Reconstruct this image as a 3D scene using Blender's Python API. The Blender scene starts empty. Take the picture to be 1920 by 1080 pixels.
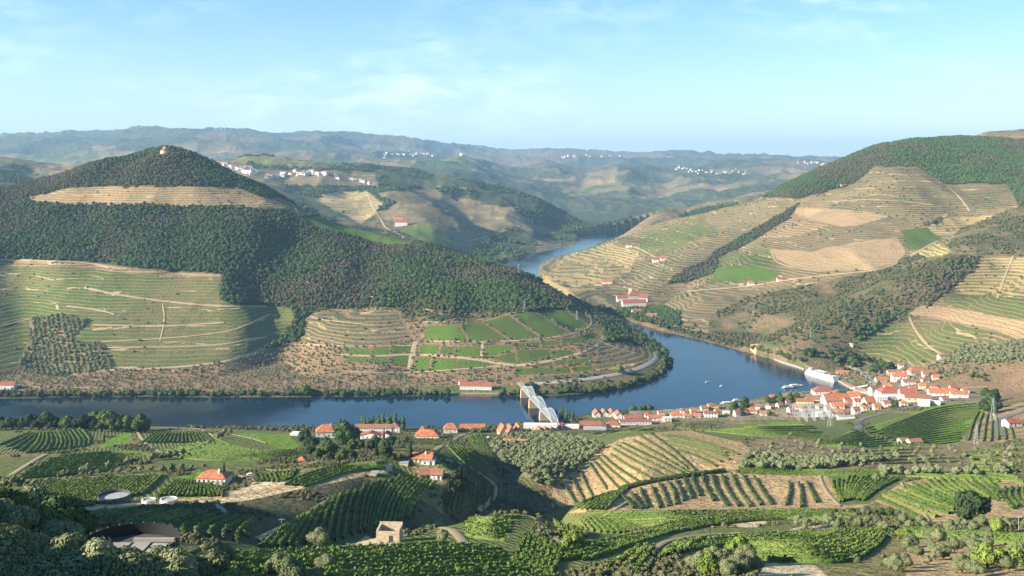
import bpy, math, random
import numpy as np
from mathutils import Vector
rng = np.random.default_rng(7); random.seed(7)
H, F, V0, CX = 310.0, 1900.0, 310.0, 960.0
SKY, EXPO, HAZED, HAZEC = .062, 1.6, 4.3e-5, (.40,.68,1,1)
SC = bpy.context.scene; COL = SC.collection

# ------------------------------------------------------------------ noise
def vnoise(x, y, seed=0):
    xi = np.floor(x).astype(np.int64); yi = np.floor(y).astype(np.int64)
    fx = x - xi; fy = y - yi
    fx = fx*fx*fx*(fx*(fx*6-15)+10); fy = fy*fy*fy*(fy*(fy*6-15)+10)
    def h(a, b):
        n = (a*374761393 + b*668265263 + seed*974634777) & 0xFFFFFFFF
        n = ((n ^ (n >> 13))*1274126177) & 0xFFFFFFFF
        return ((n ^ (n >> 16)) & 0xFFFF)/32767.5 - 1.0
    a = h(xi, yi); b = h(xi+1, yi); c = h(xi, yi+1); d = h(xi+1, yi+1)
    return (a*(1-fx)+b*fx)*(1-fy) + (c*(1-fx)+d*fx)*fy
def fbm(x, y, L, octv=4, seed=0, ridge=False):
    s = 0; a = 1; t = 0
    for k in range(octv):
        n = vnoise(x/L*2**k + 17.3*k, y/L*2**k + 5.1*k, seed+k)
        if ridge: n = .42 - 2*np.abs(n)
        s = s + a*n; t += a; a *= .5
    return s/t

# ------------------------------------------------------------------ terrain control points: (u, v, depth) of ground read off the view
def zd(u, d, z): return (u, V0 + (H-z)*F/d, d)
CP = []
# --- foreground slopes below the viewpoint
for u, v, d in [(-350,1250,60),(0,1230,60),(480,1300,60),(960,1300,60),(1440,1300,60),(1920,1280,60),(2300,1250,60),
  (-350,1000,120),(-150,985,160),(0,1080,110),(0,1012,170),(150,1085,120),(160,1035,185),(320,1075,140),(330,1050,185),(-100,940,300),
  (480,1080,165),(480,1034,232),(700,1080,180),(700,1012,300),(880,1080,190),(880,974,345),(960,1080,195),(960,1010,280),(960,964,365),(1015,968,350),(1075,992,335),
  (1200,1080,195),(1200,1040,250),(1200,1000,350),(1200,965,430),(1350,1080,200),(1350,1000,350),(1350,960,440),(1400,1040,255),
  (1500,1080,205),(1500,1020,300),(1500,965,410),(1700,1080,205),(1700,1030,270),(1700,990,345),(1700,955,415),(1850,1080,205),(1850,1000,310),(1850,950,400),(2000,1050,220),(2000,960,380),(2300,1000,250),(2300,900,400)]: CP.append((u,v,d))
# spur with shaded terraces and the tank bench
for u, v, d in [(0,975,330),(0,940,400),(100,970,350),(200,1010,262),(200,950,385),(300,1022,262),(300,975,330),(300,942,400),(420,1030,268),(420,975,335),(420,938,400),
  (500,1036,300),(520,980,345),(560,918,425),(560,1031,322),(620,1028,352),(680,1018,388),(640,960,405),(660,902,455),(740,1008,415),(740,940,455),(745,884,490),(800,985,440),(810,930,480),(818,892,515)]: CP.append((u,v,d))
CP += [zd(850,430,150),zd(850,520,128),zd(900,600,108),zd(960,520,118),zd(1010,480,122),zd(1040,500,128),zd(930,700,88),zd(880,400,158),zd(1030,420,140)]
for u, v, d in [(0,905,480),(0,860,600),(0,820,780),(0,800,940),(150,900,490),(150,860,610),(150,805,880),(150,835,720),(330,900,500),(330,865,600),(330,812,830),(400,905,490),(330,850,660),
  (500,885,510),(500,850,640),(480,812,860),(560,830,760),(640,870,540),(640,845,680),(640,822,900),(760,868,560),(760,840,700),(760,820,930),(800,860,590),(830,838,740),(860,815,950),
  (920,860,700),(920,815,990),(1000,870,690),(1000,818,960)]: CP.append((u,v,d))
for u in (-300,0,200,400,600,800,950): CP += [zd(u,1030,34),zd(u,1120,14),zd(u,1190,3)]
for u in (1050,1200,1350): CP += [zd(u,1060,22),zd(u,1160,9)]
CP += [zd(1000,1040,24)]
# tan terraced hill, gully, spur in front
for u, v, d in [(1040,945,640),(1100,900,680),(1200,885,650),(1300,880,660),(1130,850,735),(1210,808,800),(1300,815,800),(1380,835,740),(1450,850,700),
  (1060,962,480),(1120,932,520),(1200,907,550),(1280,893,575),(1370,882,600),(1480,882,620),(1200,950,480),(1350,930,500),(1480,930,490)]: CP.append((u,v,d))
CP += [zd(1120,590,100),zd(1200,605,100),zd(1290,625,104),zd(1000,600,100)]
for u, v, d in [(1560,900,530),(1560,870,610),(1560,830,760),(1560,800,900),(1450,800,900),(1400,805,860),(1700,905,510),(1700,880,575),(1700,850,680),(1700,828,780),(1700,790,920),(1700,757,1040),
  (1840,905,500),(1840,870,600),(1840,830,730),(1840,800,850),(1840,760,1000),(1940,900,500),(1940,850,620),(1940,800,800),(1940,760,940),(2100,840,600),(2100,760,900),(2300,740,800)]: CP.append((u,v,d))
CP += [zd(1450,1060,40),zd(1560,1080,45),zd(1450,1180,12),zd(1560,1240,14),zd(1660,1240,22),zd(1760,1200,36),zd(1880,1150,50),zd(1660,1140,45),zd(1520,1330,8),zd(1700,1340,12),zd(1820,1290,26)]
# --- wooded hill across the river (left)
for u, l in {
 -350:[(700,1450),(600,1620),(480,1850),(400,2080),(345,2350)],
 -150:[(690,1450),(600,1620),(490,1830),(400,2080),(350,2300)],
 0:[(722,1410),(690,1470),(610,1600),(490,1850),(410,2060),(352,2280)],
 160:[(720,1415),(690,1470),(620,1590),(500,1830),(384,2080),(310,2290)],
 310:[(720,1415),(685,1480),(600,1630),(505,1800),(384,2060),(350,2130)],
 430:[(720,1415),(680,1490),(600,1640),(510,1800),(385,2090),(320,2330)],
 540:[(720,1415),(680,1500),(600,1660),(520,1800),(440,2000),(375,2350)],
 640:[(720,1415),(670,1500),(590,1660),(520,1830),(460,2020),(414,2350)],
 760:[(720,1415),(670,1490),(600,1620),(540,1780),(480,2000),(449,2300)],
 880:[(720,1415),(670,1480),(610,1590),(550,1740),(500,1960),(484,2200)],
 980:[(722,1410),(670,1480),(610,1590),(560,1730),(520,1960),(512,2080)],
 1060:[(725,1405),(670,1490),(615,1590),(575,1740),(556,1900)],
 1130:[(722,1420),(680,1490),(630,1600),(603,1760)],
 1200:[(705,1470),(665,1560),(648,1640)]}.items():
    CP += [(u,v,d) for v,d in l]
CP += [(310,270,2290),(265,284,2285),(360,289,2300),(215,305,2280),(400,304,2310),(120,331,2270)]
CP += [zd(-350,2700,220),zd(0,2700,200),zd(310,2700,180),zd(540,2750,90),zd(700,2650,60),zd(850,2550,30),zd(980,2400,15),zd(-350,3300,180),zd(0,3300,160),zd(310,3300,150),zd(450,3200,120)]
# --- terraced hill on the right
for u, l in {
 1035:[(540,2420),(505,2750),(492,2950)], 1090:[(560,2300),(520,2600),(480,2950),(468,3150)], 1150:[(580,2220),(540,2400),(500,2650),(460,3000),(448,3250)],
 1210:[(595,2080),(550,2300),(500,2620),(450,3000),(424,3250)], 1300:[(625,1860),(590,1960),(540,2200),(480,2560),(430,2950),(400,3250)],
 1400:[(650,1735),(600,1850),(540,2130),(480,2450),(420,2850),(374,3250)], 1460:[(600,1800),(540,2050),(480,2350),(420,2700),(350,3200)],
 1500:[(670,1570),(620,1700),(560,1900),(500,2150),(430,2550),(370,2900),(330,3150)],
 1560:[(660,1550),(560,1830),(500,2080),(430,2480),(360,2880),(305,3200)],
 1640:[(700,1470),(650,1570),(570,1790),(500,2000),(430,2380),(350,2820),(274,3200)],
 1740:[(690,1440),(620,1590),(520,1850),(450,2150),(400,2450),(320,2850),(262,3180)],
 1800:[(700,1380),(620,1560),(540,1750),(470,2000),(400,2380),(330,2780),(268,3200)],
 1900:[(740,1250),(690,1350),(620,1510),(540,1700),(470,1950),(400,2330),(340,2700),(292,2980)],
 2050:[(700,1150),(640,1330),(560,1550),(480,1800),(400,2200),(330,2600),(290,2950)], 2300:[(650,1100),(560,1400),(480,1700),(400,2100),(320,2600)]}.items():
    CP += [(u,v,d) for v,d in l]
CP += [(1800,262,3800),(1900,252,3900),(2050,248,4000),(2300,240,4200),zd(1740,3900,330),zd(1600,3900,220),zd(1450,3900,120),zd(1300,3900,80)]
# --- middle distance
for u, l in {
 -350:[(345,3600),(290,4500)], 0:[(345,3600),(310,4100),(279,4600)], 100:[(300,4300),(292,4600)], 190:[(315,4300),(300,4600)],
 460:[(345,3900),(318,4400),(292,5000)], 560:[(370,3600),(335,4200),(300,4800),(288,5100)], 640:[(400,3400),(345,4150),(318,4600),(300,5100)],
 760:[(430,3200),(415,3400),(375,3900),(345,4350),(322,4800),(310,5200)], 830:[(450,3100),(420,3500),(370,4150),(330,4700)],
 900:[(485,3220),(430,3600),(380,4200),(344,4700)], 1000:[(470,3620),(425,4150),(395,4500),(368,4750)], 1060:[(430,4500),(398,4780)], 1110:[(418,4800)],
 1200:[(420,4350),(404,4550)], 1330:[(388,4300),(370,4700)], 1430:[(365,4500),(344,4900)]}.items():
    CP += [(u,v,d) for v,d in l]
CP += [zd(-350,5800,200),zd(0,5800,200),zd(190,5800,200),zd(460,5900,240),zd(640,6000,240),zd(760,5900,200),zd(900,5600,110),zd(1000,5500,60),zd(1110,5300,20),zd(1200,5300,30),zd(1330,5500,90),zd(1430,5700,150),zd(1560,5500,200),zd(1740,5500,250),zd(1920,5500,250)]
for u, l in {640:[(306,7000),(300,8500)], 760:[(318,6600),(297,8300)], 900:[(350,6000),(318,7200),(297,8600)], 1000:[(372,6000),(335,7200),(310,8600)],
 1080:[(380,6200),(340,7300),(312,8800)], 1150:[(395,5900),(350,6900),(315,8600)], 1250:[(375,6200),(340,7300),(312,9000)], 1350:[(350,6800),(325,8200),(305,10000)], 1450:[(335,7500),(315,9200),(300,11000)],1560:[(320,9000),(300,12000)]}.items():
    CP += [(u,v,d) for v,d in l]
for u, v in [(-350,262),(-150,255),(0,251),(130,246),(220,239),(300,238),(370,243),(450,240),(530,251),(610,246),(700,257),(780,266)]: CP += [(u,v,13500),(u,min(v+34,292),9500)]
for u, v in [(860,270),(940,277),(1040,276),(1120,279),(1190,287),(1250,282),(1340,284),(1440,290),(1560,294),(1700,296),(1920,296),(2300,296)]: CP += [(u,v,17000),(u,298,13000)]
for u in range(-350,2400,250): CP += [(u,306,26000),(u,308,42000)]
CP += [zd(1075,3450,3),zd(1110,3600,3),zd(1150,3850,4),zd(1200,4100,8),zd(1250,4000,30),zd(1100,4300,1)]
CP += [(-950, v, d) for u, v, d in CP if u == -350 and d > 330]
CP += [zd(-520,170,226),zd(-620,240,243),zd(-540,300,257),zd(-540,345,235),zd(-800,300,268),zd(-900,330,260),zd(-950,160,262),zd(-750,390,205),zd(-950,60,300),zd(-350,240,220),zd(-330,330,200)]  # unseen hill off the left edge, shaped so its shadow covers the near terraces
CP = np.array(CP, float)
def ctrl(u, d): return np.stack([u/1900*1.6, np.log(d)], -1)
P = ctrl(CP[:,0], CP[:,2])
def kern(r2): return 0.5*r2*np.log(r2+1e-12)
n = len(P)
K = kern(((P[:,None]-P[None])**2).sum(-1)) + np.eye(n)*2e-4
A = np.zeros((n+3,n+3)); A[:n,:n] = K; A[:n,n] = 1; A[:n,n+1:] = P; A[n,:n] = 1; A[n+1:,:n] = P.T
W = np.linalg.solve(A, np.concatenate([CP[:,1],[0,0,0]]))
U0, U1 = -900., 2250.
NU = 1200
us = np.linspace(U0, U1, NU)
def seg(a, b, st): return np.arange(math.log(a), math.log(b), st)
lnd = np.concatenate([seg(55,150,.012), seg(150,1180,.0028), seg(1180,1360,.005), seg(1360,3400,.0022), seg(3400,9000,.0045), seg(9000,42000,.012)])
ND = len(lnd); ds = np.exp(lnd)
cu = np.linspace(U0-20, U1+20, 240); cl = np.linspace(lnd[0]-.05, lnd[-1]+.05, 420)
G = np.zeros((420, 240))
for i in range(420):
    Q = np.stack([cu/1900*1.6, np.full(240, cl[i])], -1)
    G[i] = kern(((Q[:,None]-P[None])**2).sum(-1)) @ W[:n] + W[n] + Q @ W[n+1:]
def crw(x, grid):                      # Catmull-Rom weights
    t = (x-grid[0])/(grid[1]-grid[0]); i = np.clip(np.floor(t).astype(int), 1, len(grid)-3); f = t-i
    M = np.zeros((len(x), len(grid))); r = np.arange(len(x))
    M[r,i-1] += -.5*f+f*f-.5*f**3; M[r,i] += 1-2.5*f*f+1.5*f**3; M[r,i+1] += .5*f+2*f*f-1.5*f**3; M[r,i+2] += -.5*f*f+.5*f**3
    return M
V = crw(lnd, cl) @ G @ crw(us, cu).T            # ND x NU
D = np.repeat(ds[:,None], NU, 1)
X = (us[None]-CX)/F*D; Y = D
Z = H - (V-V0)*D/F

# ------------------------------------------------------------------ the river, traced at water level
def onwater(u, v): d = H*F/(v-V0); return ((u-CX)/F*d, d)
RIV = [(-500,808),(0,805),(300,806),(600,808),(850,806),(960,800),(1050,789),(1095,777),(1165,770),(1250,768),(1315,762),(1350,757),(1400,752),(1428,744),(1480,740),(1520,742),(1570,750),(1612,756),(1652,752),
 (1640,742),(1604,733),(1572,716),(1510,694),(1460,677),(1400,660),(1330,642),(1240,620),(1180,602),(1120,583),(1062,556),(1022,532),(1010,513),(1035,493),(1080,473),(1128,457),(1150,450),(1230,441),(1240,432),
 (1140,436),(1080,441),(1090,453),(1060,461),(1000,477),(946,491),(890,504),(930,530),(1000,560),(1100,589),(1160,616),(1215,642),(1243,655),(1254,670),(1252,688),(1232,706),(1190,722),(1120,736),(1040,742),(980,742),(800,742),(600,744),(400,745),(200,743),(0,748),(-500,752)]
RW = np.array([onwater(u, v) for u, v in RIV])
def inpoly(px, py, poly):
    c = np.zeros(px.shape, bool); n = len(poly)
    for i in range(n):
        x0, y0 = poly[i]; x1, y1 = poly[(i+1) % n]
        if y0 == y1: continue
        m = ((y0 > py) != (y1 > py))
        c ^= m & (px < (x1-x0)*(py-y0)/(y1-y0)+x0)
    return c
def segdist(px, py, poly, closed=False):
    best = np.full(px.shape, 1e12); n = len(poly)
    for i in range(n if closed else n-1):
        x0, y0 = poly[i]; x1, y1 = poly[(i+1) % n]
        dx, dy = x1-x0, y1-y0; L = dx*dx+dy*dy+1e-9
        t = np.clip(((px-x0)*dx+(py-y0)*dy)/L, 0, 1)
        best = np.minimum(best, (px-x0-t*dx)**2+(py-y0-t*dy)**2)
    return np.sqrt(best)
def hit0(u, v, dmin):
    i = int(np.clip((u-U0)/(U1-U0)*(NU-1), 0, NU-1)); k0 = int(np.searchsorted(ds, dmin)); w = np.nonzero(V[k0:,i] <= v)[0]
    return None if len(w) == 0 else (X[w[0]+k0,i], ds[w[0]+k0])
for px, wd, dp, d0 in [([(560,430),(522,480),(505,540),(545,590),(530,640),(480,690)],60,24,1300),([(20,480),(45,540),(45,600),(80,690)],45,20,1300),([(765,560),(785,620),(768,690)],40,9,1300),([(150,400),(175,445),(190,490)],45,12,1300),([(330,390),(350,440),(340,500)],40,10,1300),([(260,290),(200,330)],50,12,1500),([(700,440),(690,500),(660,560)],50,12,1300),([(860,500),(900,550),(880,580)],45,12,1300),
  ([(440,560),(455,620),(440,680)],45,-10,1300),([(1000,540),(1040,580),(1080,600)],40,8,1300),
  ([(1502,382),(1400,440),(1340,480),(1270,530),(1200,565)],60,24,1400),([(1835,400),(1762,440),(1700,488),(1600,525),(1500,590),(1400,620)],70,24,1400),([(1895,490),(1820,530),(1722,590),(1650,630),(1600,680)],60,24,1400),([(1820,482),(1700,515),(1570,590),(1460,650)],90,-20,1400),([(1690,330),(1640,390),(1590,440)],110,-14,1400),([(1860,420),(1800,460)],70,-16,1400),([(1760,300),(1780,350),(1830,400)],90,18,1400),
  ([(1600,330),(1540,370)],80,14,1400),([(1150,470),(1190,510),(1150,550)],50,10,1400),
  ([(640,330),(690,390),(760,447)],110,34,2700),([(880,355),(905,420),(885,478)],110,36,2700),([(560,320),(590,360),(600,395)],110,30,2700),([(1100,300),(1085,350),(1060,395)],260,70,5500),([(1250,305),(1235,350),(1170,400)],240,60,5300),([(1370,325),(1310,350),(1260,385)],220,50,5300),([(960,300),(985,340),(1000,380)],240,50,5500),([(60,290),(70,330)],120,30,3300),([(790,325),(830,360)],130,26,2700)]:
    g = [hit0(u, v, d0) for u, v in px]; g = np.array([q for q in g if q]); r = (D[:,0] > g[:,1].min()-3*abs(wd)) & (D[:,0] < g[:,1].max()+3*wd); c = slice(*np.searchsorted(us, [min(p[0] for p in px)-260, max(p[0] for p in px)+260]))
    q = segdist(X[r][:,c], Y[r][:,c], g); Zr = Z[r]; Zr[:,c] -= dp*np.exp(-(q/wd)**2); Z[r] = Zr
for u, v, d0, rad in [(788,868,400,15),(808,898,400,17),(398,909,350,15)]:
    q = hit0(u, v, d0); r = np.abs(D[:,0]-q[1]-5) < rad*3; c = slice(*np.searchsorted(us, [u-250, u+250])); Zr = Z[r]; s_ = Zr[:,c]; dd = np.hypot(X[r][:,c]-q[0], Y[r][:,c]-q[1]-5); k = 1-np.clip((dd-rad*.7)/(rad*.9), 0, 1); zc = H-(v-V0)*q[1]/F
    Zr[:,c] = s_*(1-k)+zc*k; Z[r] = Zr
rows = (D[:,0] > 1050) & (D[:,0] < 5600)
sub = (X[rows], Y[rows])
ins = inpoly(*sub, RW); sdist = segdist(*sub, RW, True)
RD = np.full(D.shape, 1e5); RD[rows] = np.where(ins, -sdist, sdist)
def sstep(x, a, b): t = np.clip((x-a)/(b-a), 0, 1); return t*t*(3-2*t)
# relief
amp = np.interp(np.log(D), np.log([60,300,1000,1600,3000,6000,14000,40000]), [.4,1.0,2.5,9,14,34,60,60])
Lc = [(60,0,1),(1e9,0,1)]
nz = fbm(X, Y, 330, 5, 3, True)*np.interp(D, [1300,1600,3300,5000],[0,6,9,9]) + fbm(X, Y, 90, 3, 9)*np.interp(D,[150,400,1300,2500],[.3,1.2,2,3])
nz += fbm(X, Y, 900, 6, 21, True)*np.interp(D, [2900,4000,5500,8000,13000,30000],[0,38,70,80,110,40])
nz += fbm(X, Y, 210, 3, 33, True)*np.interp(D, [1350,1700,3300,6000],[0,7,9,12])
keep = sstep(np.abs(RD), 5, 140); keep[D < 1000] = 1
Z = Z + nz*keep
Z = np.where(RD < 0, np.maximum(RD*.25, -6)-.3, np.maximum(Z, np.minimum(.8+RD*.07, 6.)))
V = V0 + (H-Z)*F/D
VIS = V < np.minimum.accumulate(np.vstack([np.full((1,NU),1e9), V[:-1]]), 0)   # seen from the viewpoint
VMIN = np.minimum.accumulate(V, 0)
def hit(u, v, dmin=0):                 # pixel -> ground point
    f = (u-U0)/(U1-U0)*(NU-1); i = int(min(max(f, 0), NU-2)); f -= i
    col = V[:,i]*(1-f)+V[:,i+1]*f
    k0 = int(np.searchsorted(ds, dmin))
    w = np.nonzero(col[k0:] <= v)[0]
    if len(w) == 0: return None
    k = w[0]+k0
    if k == 0: d = ds[0]
    else:
        a, b = col[k-1], col[k]; t = (a-v)/(a-b) if a > b else 1; t = min(max(t,0),1)
        d = ds[k-1]+(ds[k]-ds[k-1])*t
    return ((u-CX)/F*d, d)
def gz(x, y):                          # ground height at a world point (arrays ok)
    x = np.asarray(x, float); y = np.asarray(y, float)
    fu = ((x/y*F+CX)-U0)/(U1-U0)*(NU-1); fu = np.clip(fu, 0, NU-1.001)
    fd = np.interp(np.log(y), lnd, np.arange(ND)); fd = np.clip(fd, 0, ND-1.001)
    i = fu.astype(int); j = fd.astype(int); a = fu-i; b = fd-j
    return (Z[j,i]*(1-a)+Z[j,i+1]*a)*(1-b)+(Z[j+1,i]*(1-a)+Z[j+1,i+1]*a)*b
# ------------------------------------------------------------------ land cover: every outline is laid on the ground of its own hill (depth range)
#            ground colour        crop / plant colour   stripes: kind, spacing, duty; mottle
CL = {
 'forest': ((.060,.065,.028), (.045,.058,.022), None, 0, .5, 1.),
 'scrub':   ((.185,.130,.075), (.075,.085,.035), None, 0, .5, 1.),
 'farwood': ((.040,.060,.026), (.095,.095,.045), None, 0, .35, 1.),
 'vine_t': ((.255,.182,.102), (.072,.086,.032), 'z', 3.9, .60, .25),
 'vine_y': ((.370,.265,.130), (.115,.130,.038), 'z', 4.6, .42, .2),
 'vine_g': ((.215,.170,.078), (.056,.096,.022), 'z', 3.9, .78, .25),
 'vine_d': ((.230,.165,.095), (.060,.078,.028), 'z', 3.6, .58, .3),
 'tan_t': ((.300,.210,.112), (.110,.092,.047), 'z', 4.6, .42, .2),
 'tan': ((.365,.255,.138), (.225,.165,.085), 'z', 3.2, .3, .5),
 'sand':    ((.520,.420,.270), (.400,.310,.190), None, 0, .4, 1.),
 'soil': ((.270,.175,.100), (.190,.135,.070), None, 0, .45, 1.),
 'block': ((.105,.125,.035), (.050,.100,.016), 'd', 3.5, .6, .3),
 'block_b': ((.115,.150,.032), (.065,.135,.018), 'd', 3.5, .6, .3),
 'lime':    ((.160,.250,.030), (.125,.215,.025), None, 0, .5, 1.),
 'vineyard':((.190,.165,.075), (.055,.105,.020), 'd', 2.6, .62, .25),
 'vineyard2':((.210,.180,.080), (.065,.120,.022), 'e', 2.8, .6, .25),
 'grass':   ((.165,.150,.060), (.080,.110,.030), None, 0, .5, 1.),
 'fgtan': ((.430,.300,.150), (.310,.215,.110), None, 0, .45, 1.),
 'fgdry':   ((.240,.190,.085), (.110,.125,.040), None, 0, .5, 1.),
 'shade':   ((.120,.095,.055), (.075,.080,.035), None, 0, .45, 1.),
 'olive':   ((.240,.170,.095), (.150,.130,.065), None, 0, .5, 1.),
 'paved':   ((.260,.215,.150), (.130,.135,.065), None, 0, .4, 1.),
}
CN = list(CL); CI = {k:i for i,k in enumerate(CN)}
CLS = np.full(D.shape, CI['grass'], np.int16)
UU = np.repeat(us[None], ND, 0)
wob = fbm(X, Y, 45, 3, 77)                      # ragged edges, laid out on the ground
wobv = fbm(X+900, Y, 45, 3, 78)
def paint(cls, poly, d0, d1, rag=3.0):
    p = np.array(poly, float); u0, v0 = p.min(0)-8; u1, v1 = p.max(0)+8
    c0, c1 = np.searchsorted(us, [u0, u1]); r0, r1 = np.searchsorted(ds, [d0, d1])
    if c1 <= c0: return
    s = np.s_[r0:r1, c0:c1]
    m = inpoly(UU[s]+rag*wob[s], V[s]+rag*wobv[s], p)
    CLS[s][m] = CI[cls]
def paintz(cls, mask): CLS[mask] = CI[cls]
# middle distance: a patchwork of plots by nearest seed
mid = D > 2450
def patchwork(mask, size, seed, table, wt):
    x = X[mask]/size + .35*fbm(X[mask], Y[mask], size, 2, seed+5); y = Y[mask]/size/1.2 + .35*fbm(X[mask]+999, Y[mask], size, 2, seed+6)
    xi = np.floor(x); yi = np.floor(y); best = np.full(x.shape, 1e9); pick = np.zeros(x.shape)
    for i in (-1,0,1):
        for j in (-1,0,1):
            a = xi+i; b = yi+j
            h1 = np.modf(np.abs(np.sin(a*127.1+b*311.7+seed)*43758.5))[0]; h2 = np.modf(np.abs(np.sin(a*269.5+b*183.3+seed)*43758.5))[0]
            dd = (x-a-h1)**2+(y-b-h2)**2; mm = dd < best
            best[mm] = dd[mm]; pick[mm] = np.modf((h1*7.13+h2*3.7)[mm]*5)[0]
    cum = np.cumsum(wt)/np.sum(wt)
    return np.array([CI[t] for t in table])[np.searchsorted(cum, np.clip(pick,0,.9999))]
CLS[mid] = patchwork(mid, 240, 3, ['farwood','vine_d','vine_t','vine_g','tan_t','scrub','block'], [.30,.2,.16,.14,.07,.1,.03])
up = mid & (fbm(X, Y, 900, 3, 55) > .12); CLS[up] = CI['farwood']
plateau = (D > 6300) & (D < 9300) & (Z > 270); CLS[plateau] = patchwork(plateau, 330, 9, ['vine_g','farwood','block','tan_t','scrub'], [.35,.3,.15,.1,.1])
far = D > 9600; CLS[far] = np.where(fbm(X, Y, 1500, 4, 61)[far] > .1, CI['scrub'], CI['farwood'])
M0, M1 = 2700, 6200
for c, p in [
 ('farwood',[(850,338),(900,343),(1000,372),(1100,408),(1150,430),(1130,442),(1085,441),(1030,425),(970,398),(900,366),(850,350)]),
 ('farwood',[(880,510),(930,478),(980,462),(1070,455),(1088,448),(1060,432),(1000,418),(960,428),(890,462)]),
 ('vine_t',[(830,385),(880,372),(940,392),(1000,420),(1060,432),(1020,440),(960,425),(880,430)]),
 ('vine_d',[(700,365),(800,350),(860,372),(830,400),(760,395)]), ('vine_t',[(820,400),(900,405),(960,425),(900,450),(840,440)]),
 ('tan',[(922,386),(960,389),(990,410),(1000,416),(960,408),(930,396)]), ('tan_t',[(845,372),(880,372),(900,378),(880,385),(850,380)]),
 ('block_b',[(745,433),(790,420),(820,438),(850,447),(840,460),(780,450)]), ('block',[(600,395),(690,392),(700,410),(650,402)]),
 ('vine_g',[(470,300),(560,290),(640,300),(640,312),(560,316),(480,312)]), ('vine_y',[(600,362),(690,360),(720,385),(680,420),(640,400),(600,380)]),
 ('vine_t',[(1150,425),(1260,392),(1430,345),(1500,350),(1400,372),(1300,395),(1210,420),(1150,436)]), ('tan_t',[(1180,412),(1240,398),(1300,396),(1260,408),(1210,421)]),
 ('vine_g',[(-300,300),(60,284),(190,306),(150,320),(90,350),(-300,350)]), ('tan_t',[(60,320),(130,305),(185,305),(150,318),(100,330)]), ('farwood',[(-300,310),(40,312),(70,330),(40,350),(-300,350)])]:
    paint(c, p, M0, M1, 4)
paint('vine_t', [(395,296),(470,318),(700,322),(710,352),(500,347),(400,335)], M0, M1, 3)
# wooded hill
LH = (D > 1250) & (D < 3000) & (RD > 0) & (UU < 1275) & ~((D > 2150) & (UU > 1010)) & ~((D > 2480+((310-UU)*.3)) & (UU > 640))
rh = (RD > 0) & (D > 1290) & (D < 4400) & (UU > 1005) & ~LH
rh &= ~((D > 3900) & (UU < 1500))
CLS[LH] = CI['forest']
def L(c, p, rag=3.): paint(c, p, 1250, 2700, rag)
L('tan_t',[(38,374),(130,352),(300,350),(440,350),(480,366),(540,385),(560,394),(480,389),(300,386),(100,383)])
L('vine_d',[(480,366),(530,372),(590,400),(555,410),(545,392),(500,378)])
L('block_b',[(562,410),(600,404),(700,432),(775,452),(765,462),(720,460),(640,438),(585,425)],1)
L('vine_g',[(-350,486),(0,488),(180,497),(260,508),(415,517),(412,560),(440,572),(500,572),(545,578),(552,600),(525,640),(495,655),(440,674),(350,690),(200,693),(-350,691)])
L('tan_t',[(-350,484),(0,488),(140,488),(260,503),(415,515),(415,521),(260,514),(120,500),(-350,495)],2)
L('soil',[(-350,691),(200,693),(350,690),(440,672),(495,655),(560,642),(660,652),(700,690),(800,698),(990,700),(1130,690),(1150,712),(980,722),(800,735),(400,738),(-350,738)])
L('olive',[(55,600),(110,594),(165,600),(135,640),(200,650),(210,694),(90,708),(30,692),(55,640)])
L('soil',[(575,592),(620,578),(750,578),(960,590),(1085,575),(1115,590),(1135,640),(1120,690),(960,706),(700,690),(640,655),(560,645)])
L('vine_d',[(575,596),(620,583),(745,584),(760,606),(770,640),(640,649),(565,643)])
L('scrub',[(740,575),(800,580),(960,588),(900,600),(790,606),(760,596)])
L('vine_d',[(1125,640),(1180,640),(1235,668),(1240,690),(1190,712),(1120,715),(1118,690)]); L('scrub',[(1000,706),(1120,700),(1230,690),(1250,700),(1180,726),(1000,740)])
for c, ps in {'block_b':[[(800,610),(860,610),(878,640),(794,636)],[(648,653),(694,653),(692,667),(648,667)],[(698,652),(731,651),(730,665),(696,667)],[(648,670),(692,670),(692,679),(648,679)],[(696,669),(730,667),(728,680),(696,680)],
   [(790,646),(825,647),(818,664),(787,664)],[(783,669),(808,670),(803,698),(774,696)],[(813,671),(856,673),(856,695),(809,699)],[(860,674),(905,677),(930,683),(900,690),(860,694)],[(855,650),(905,649),(898,670),(853,667)],[(912,649),(960,647),(962,655),(920,669),(909,669)]],
  'block':[[(864,609),(904,604),(952,637),(882,640)],[(908,603),(953,591),(1012,634),(958,637)],[(958,589),(998,583),(1067,625),(1018,633)],[(1002,583),(1056,580),(1102,610),(1073,624)],[(1060,580),(1086,578),(1112,611),(1106,610)],
   [(733,650),(780,645),(775,662),(732,662)],[(733,667),(772,665),(765,688),(732,682)],[(828,650),(850,650),(850,665),(824,664)],[(966,645),(1010,641),(1012,649),(968,652)],[(1014,640),(1047,638),(1050,646),(1014,648)],[(1052,638),(1120,624),(1125,632),(1085,642),(1056,646)],
   [(922,671),(965,659),(970,681),(950,681)],[(969,657),(1030,655),(1033,671),(972,681)],[(1034,656),(1075,658),(1078,666),(1036,671)],[(1003,682),(1035,678),(1038,686),(1005,687)],[(1039,677),(1060,675),(1062,684),(1040,686)],[(1063,675),(1110,671),(1108,681),(1065,684)],
   [(967,690),(1040,689),(1042,701),(967,704)],[(1043,689),(1070,689),(1070,700),(1044,701)],[(1072,688),(1112,686),(1110,694),(1074,699)]]}.items():
    for p in ps: L(c, p, .5)
L('grass', [(780,724),(985,722),(985,748),(780,748)]); L('scrub', [(380,738),(560,735),(560,748),(380,748)])
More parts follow.
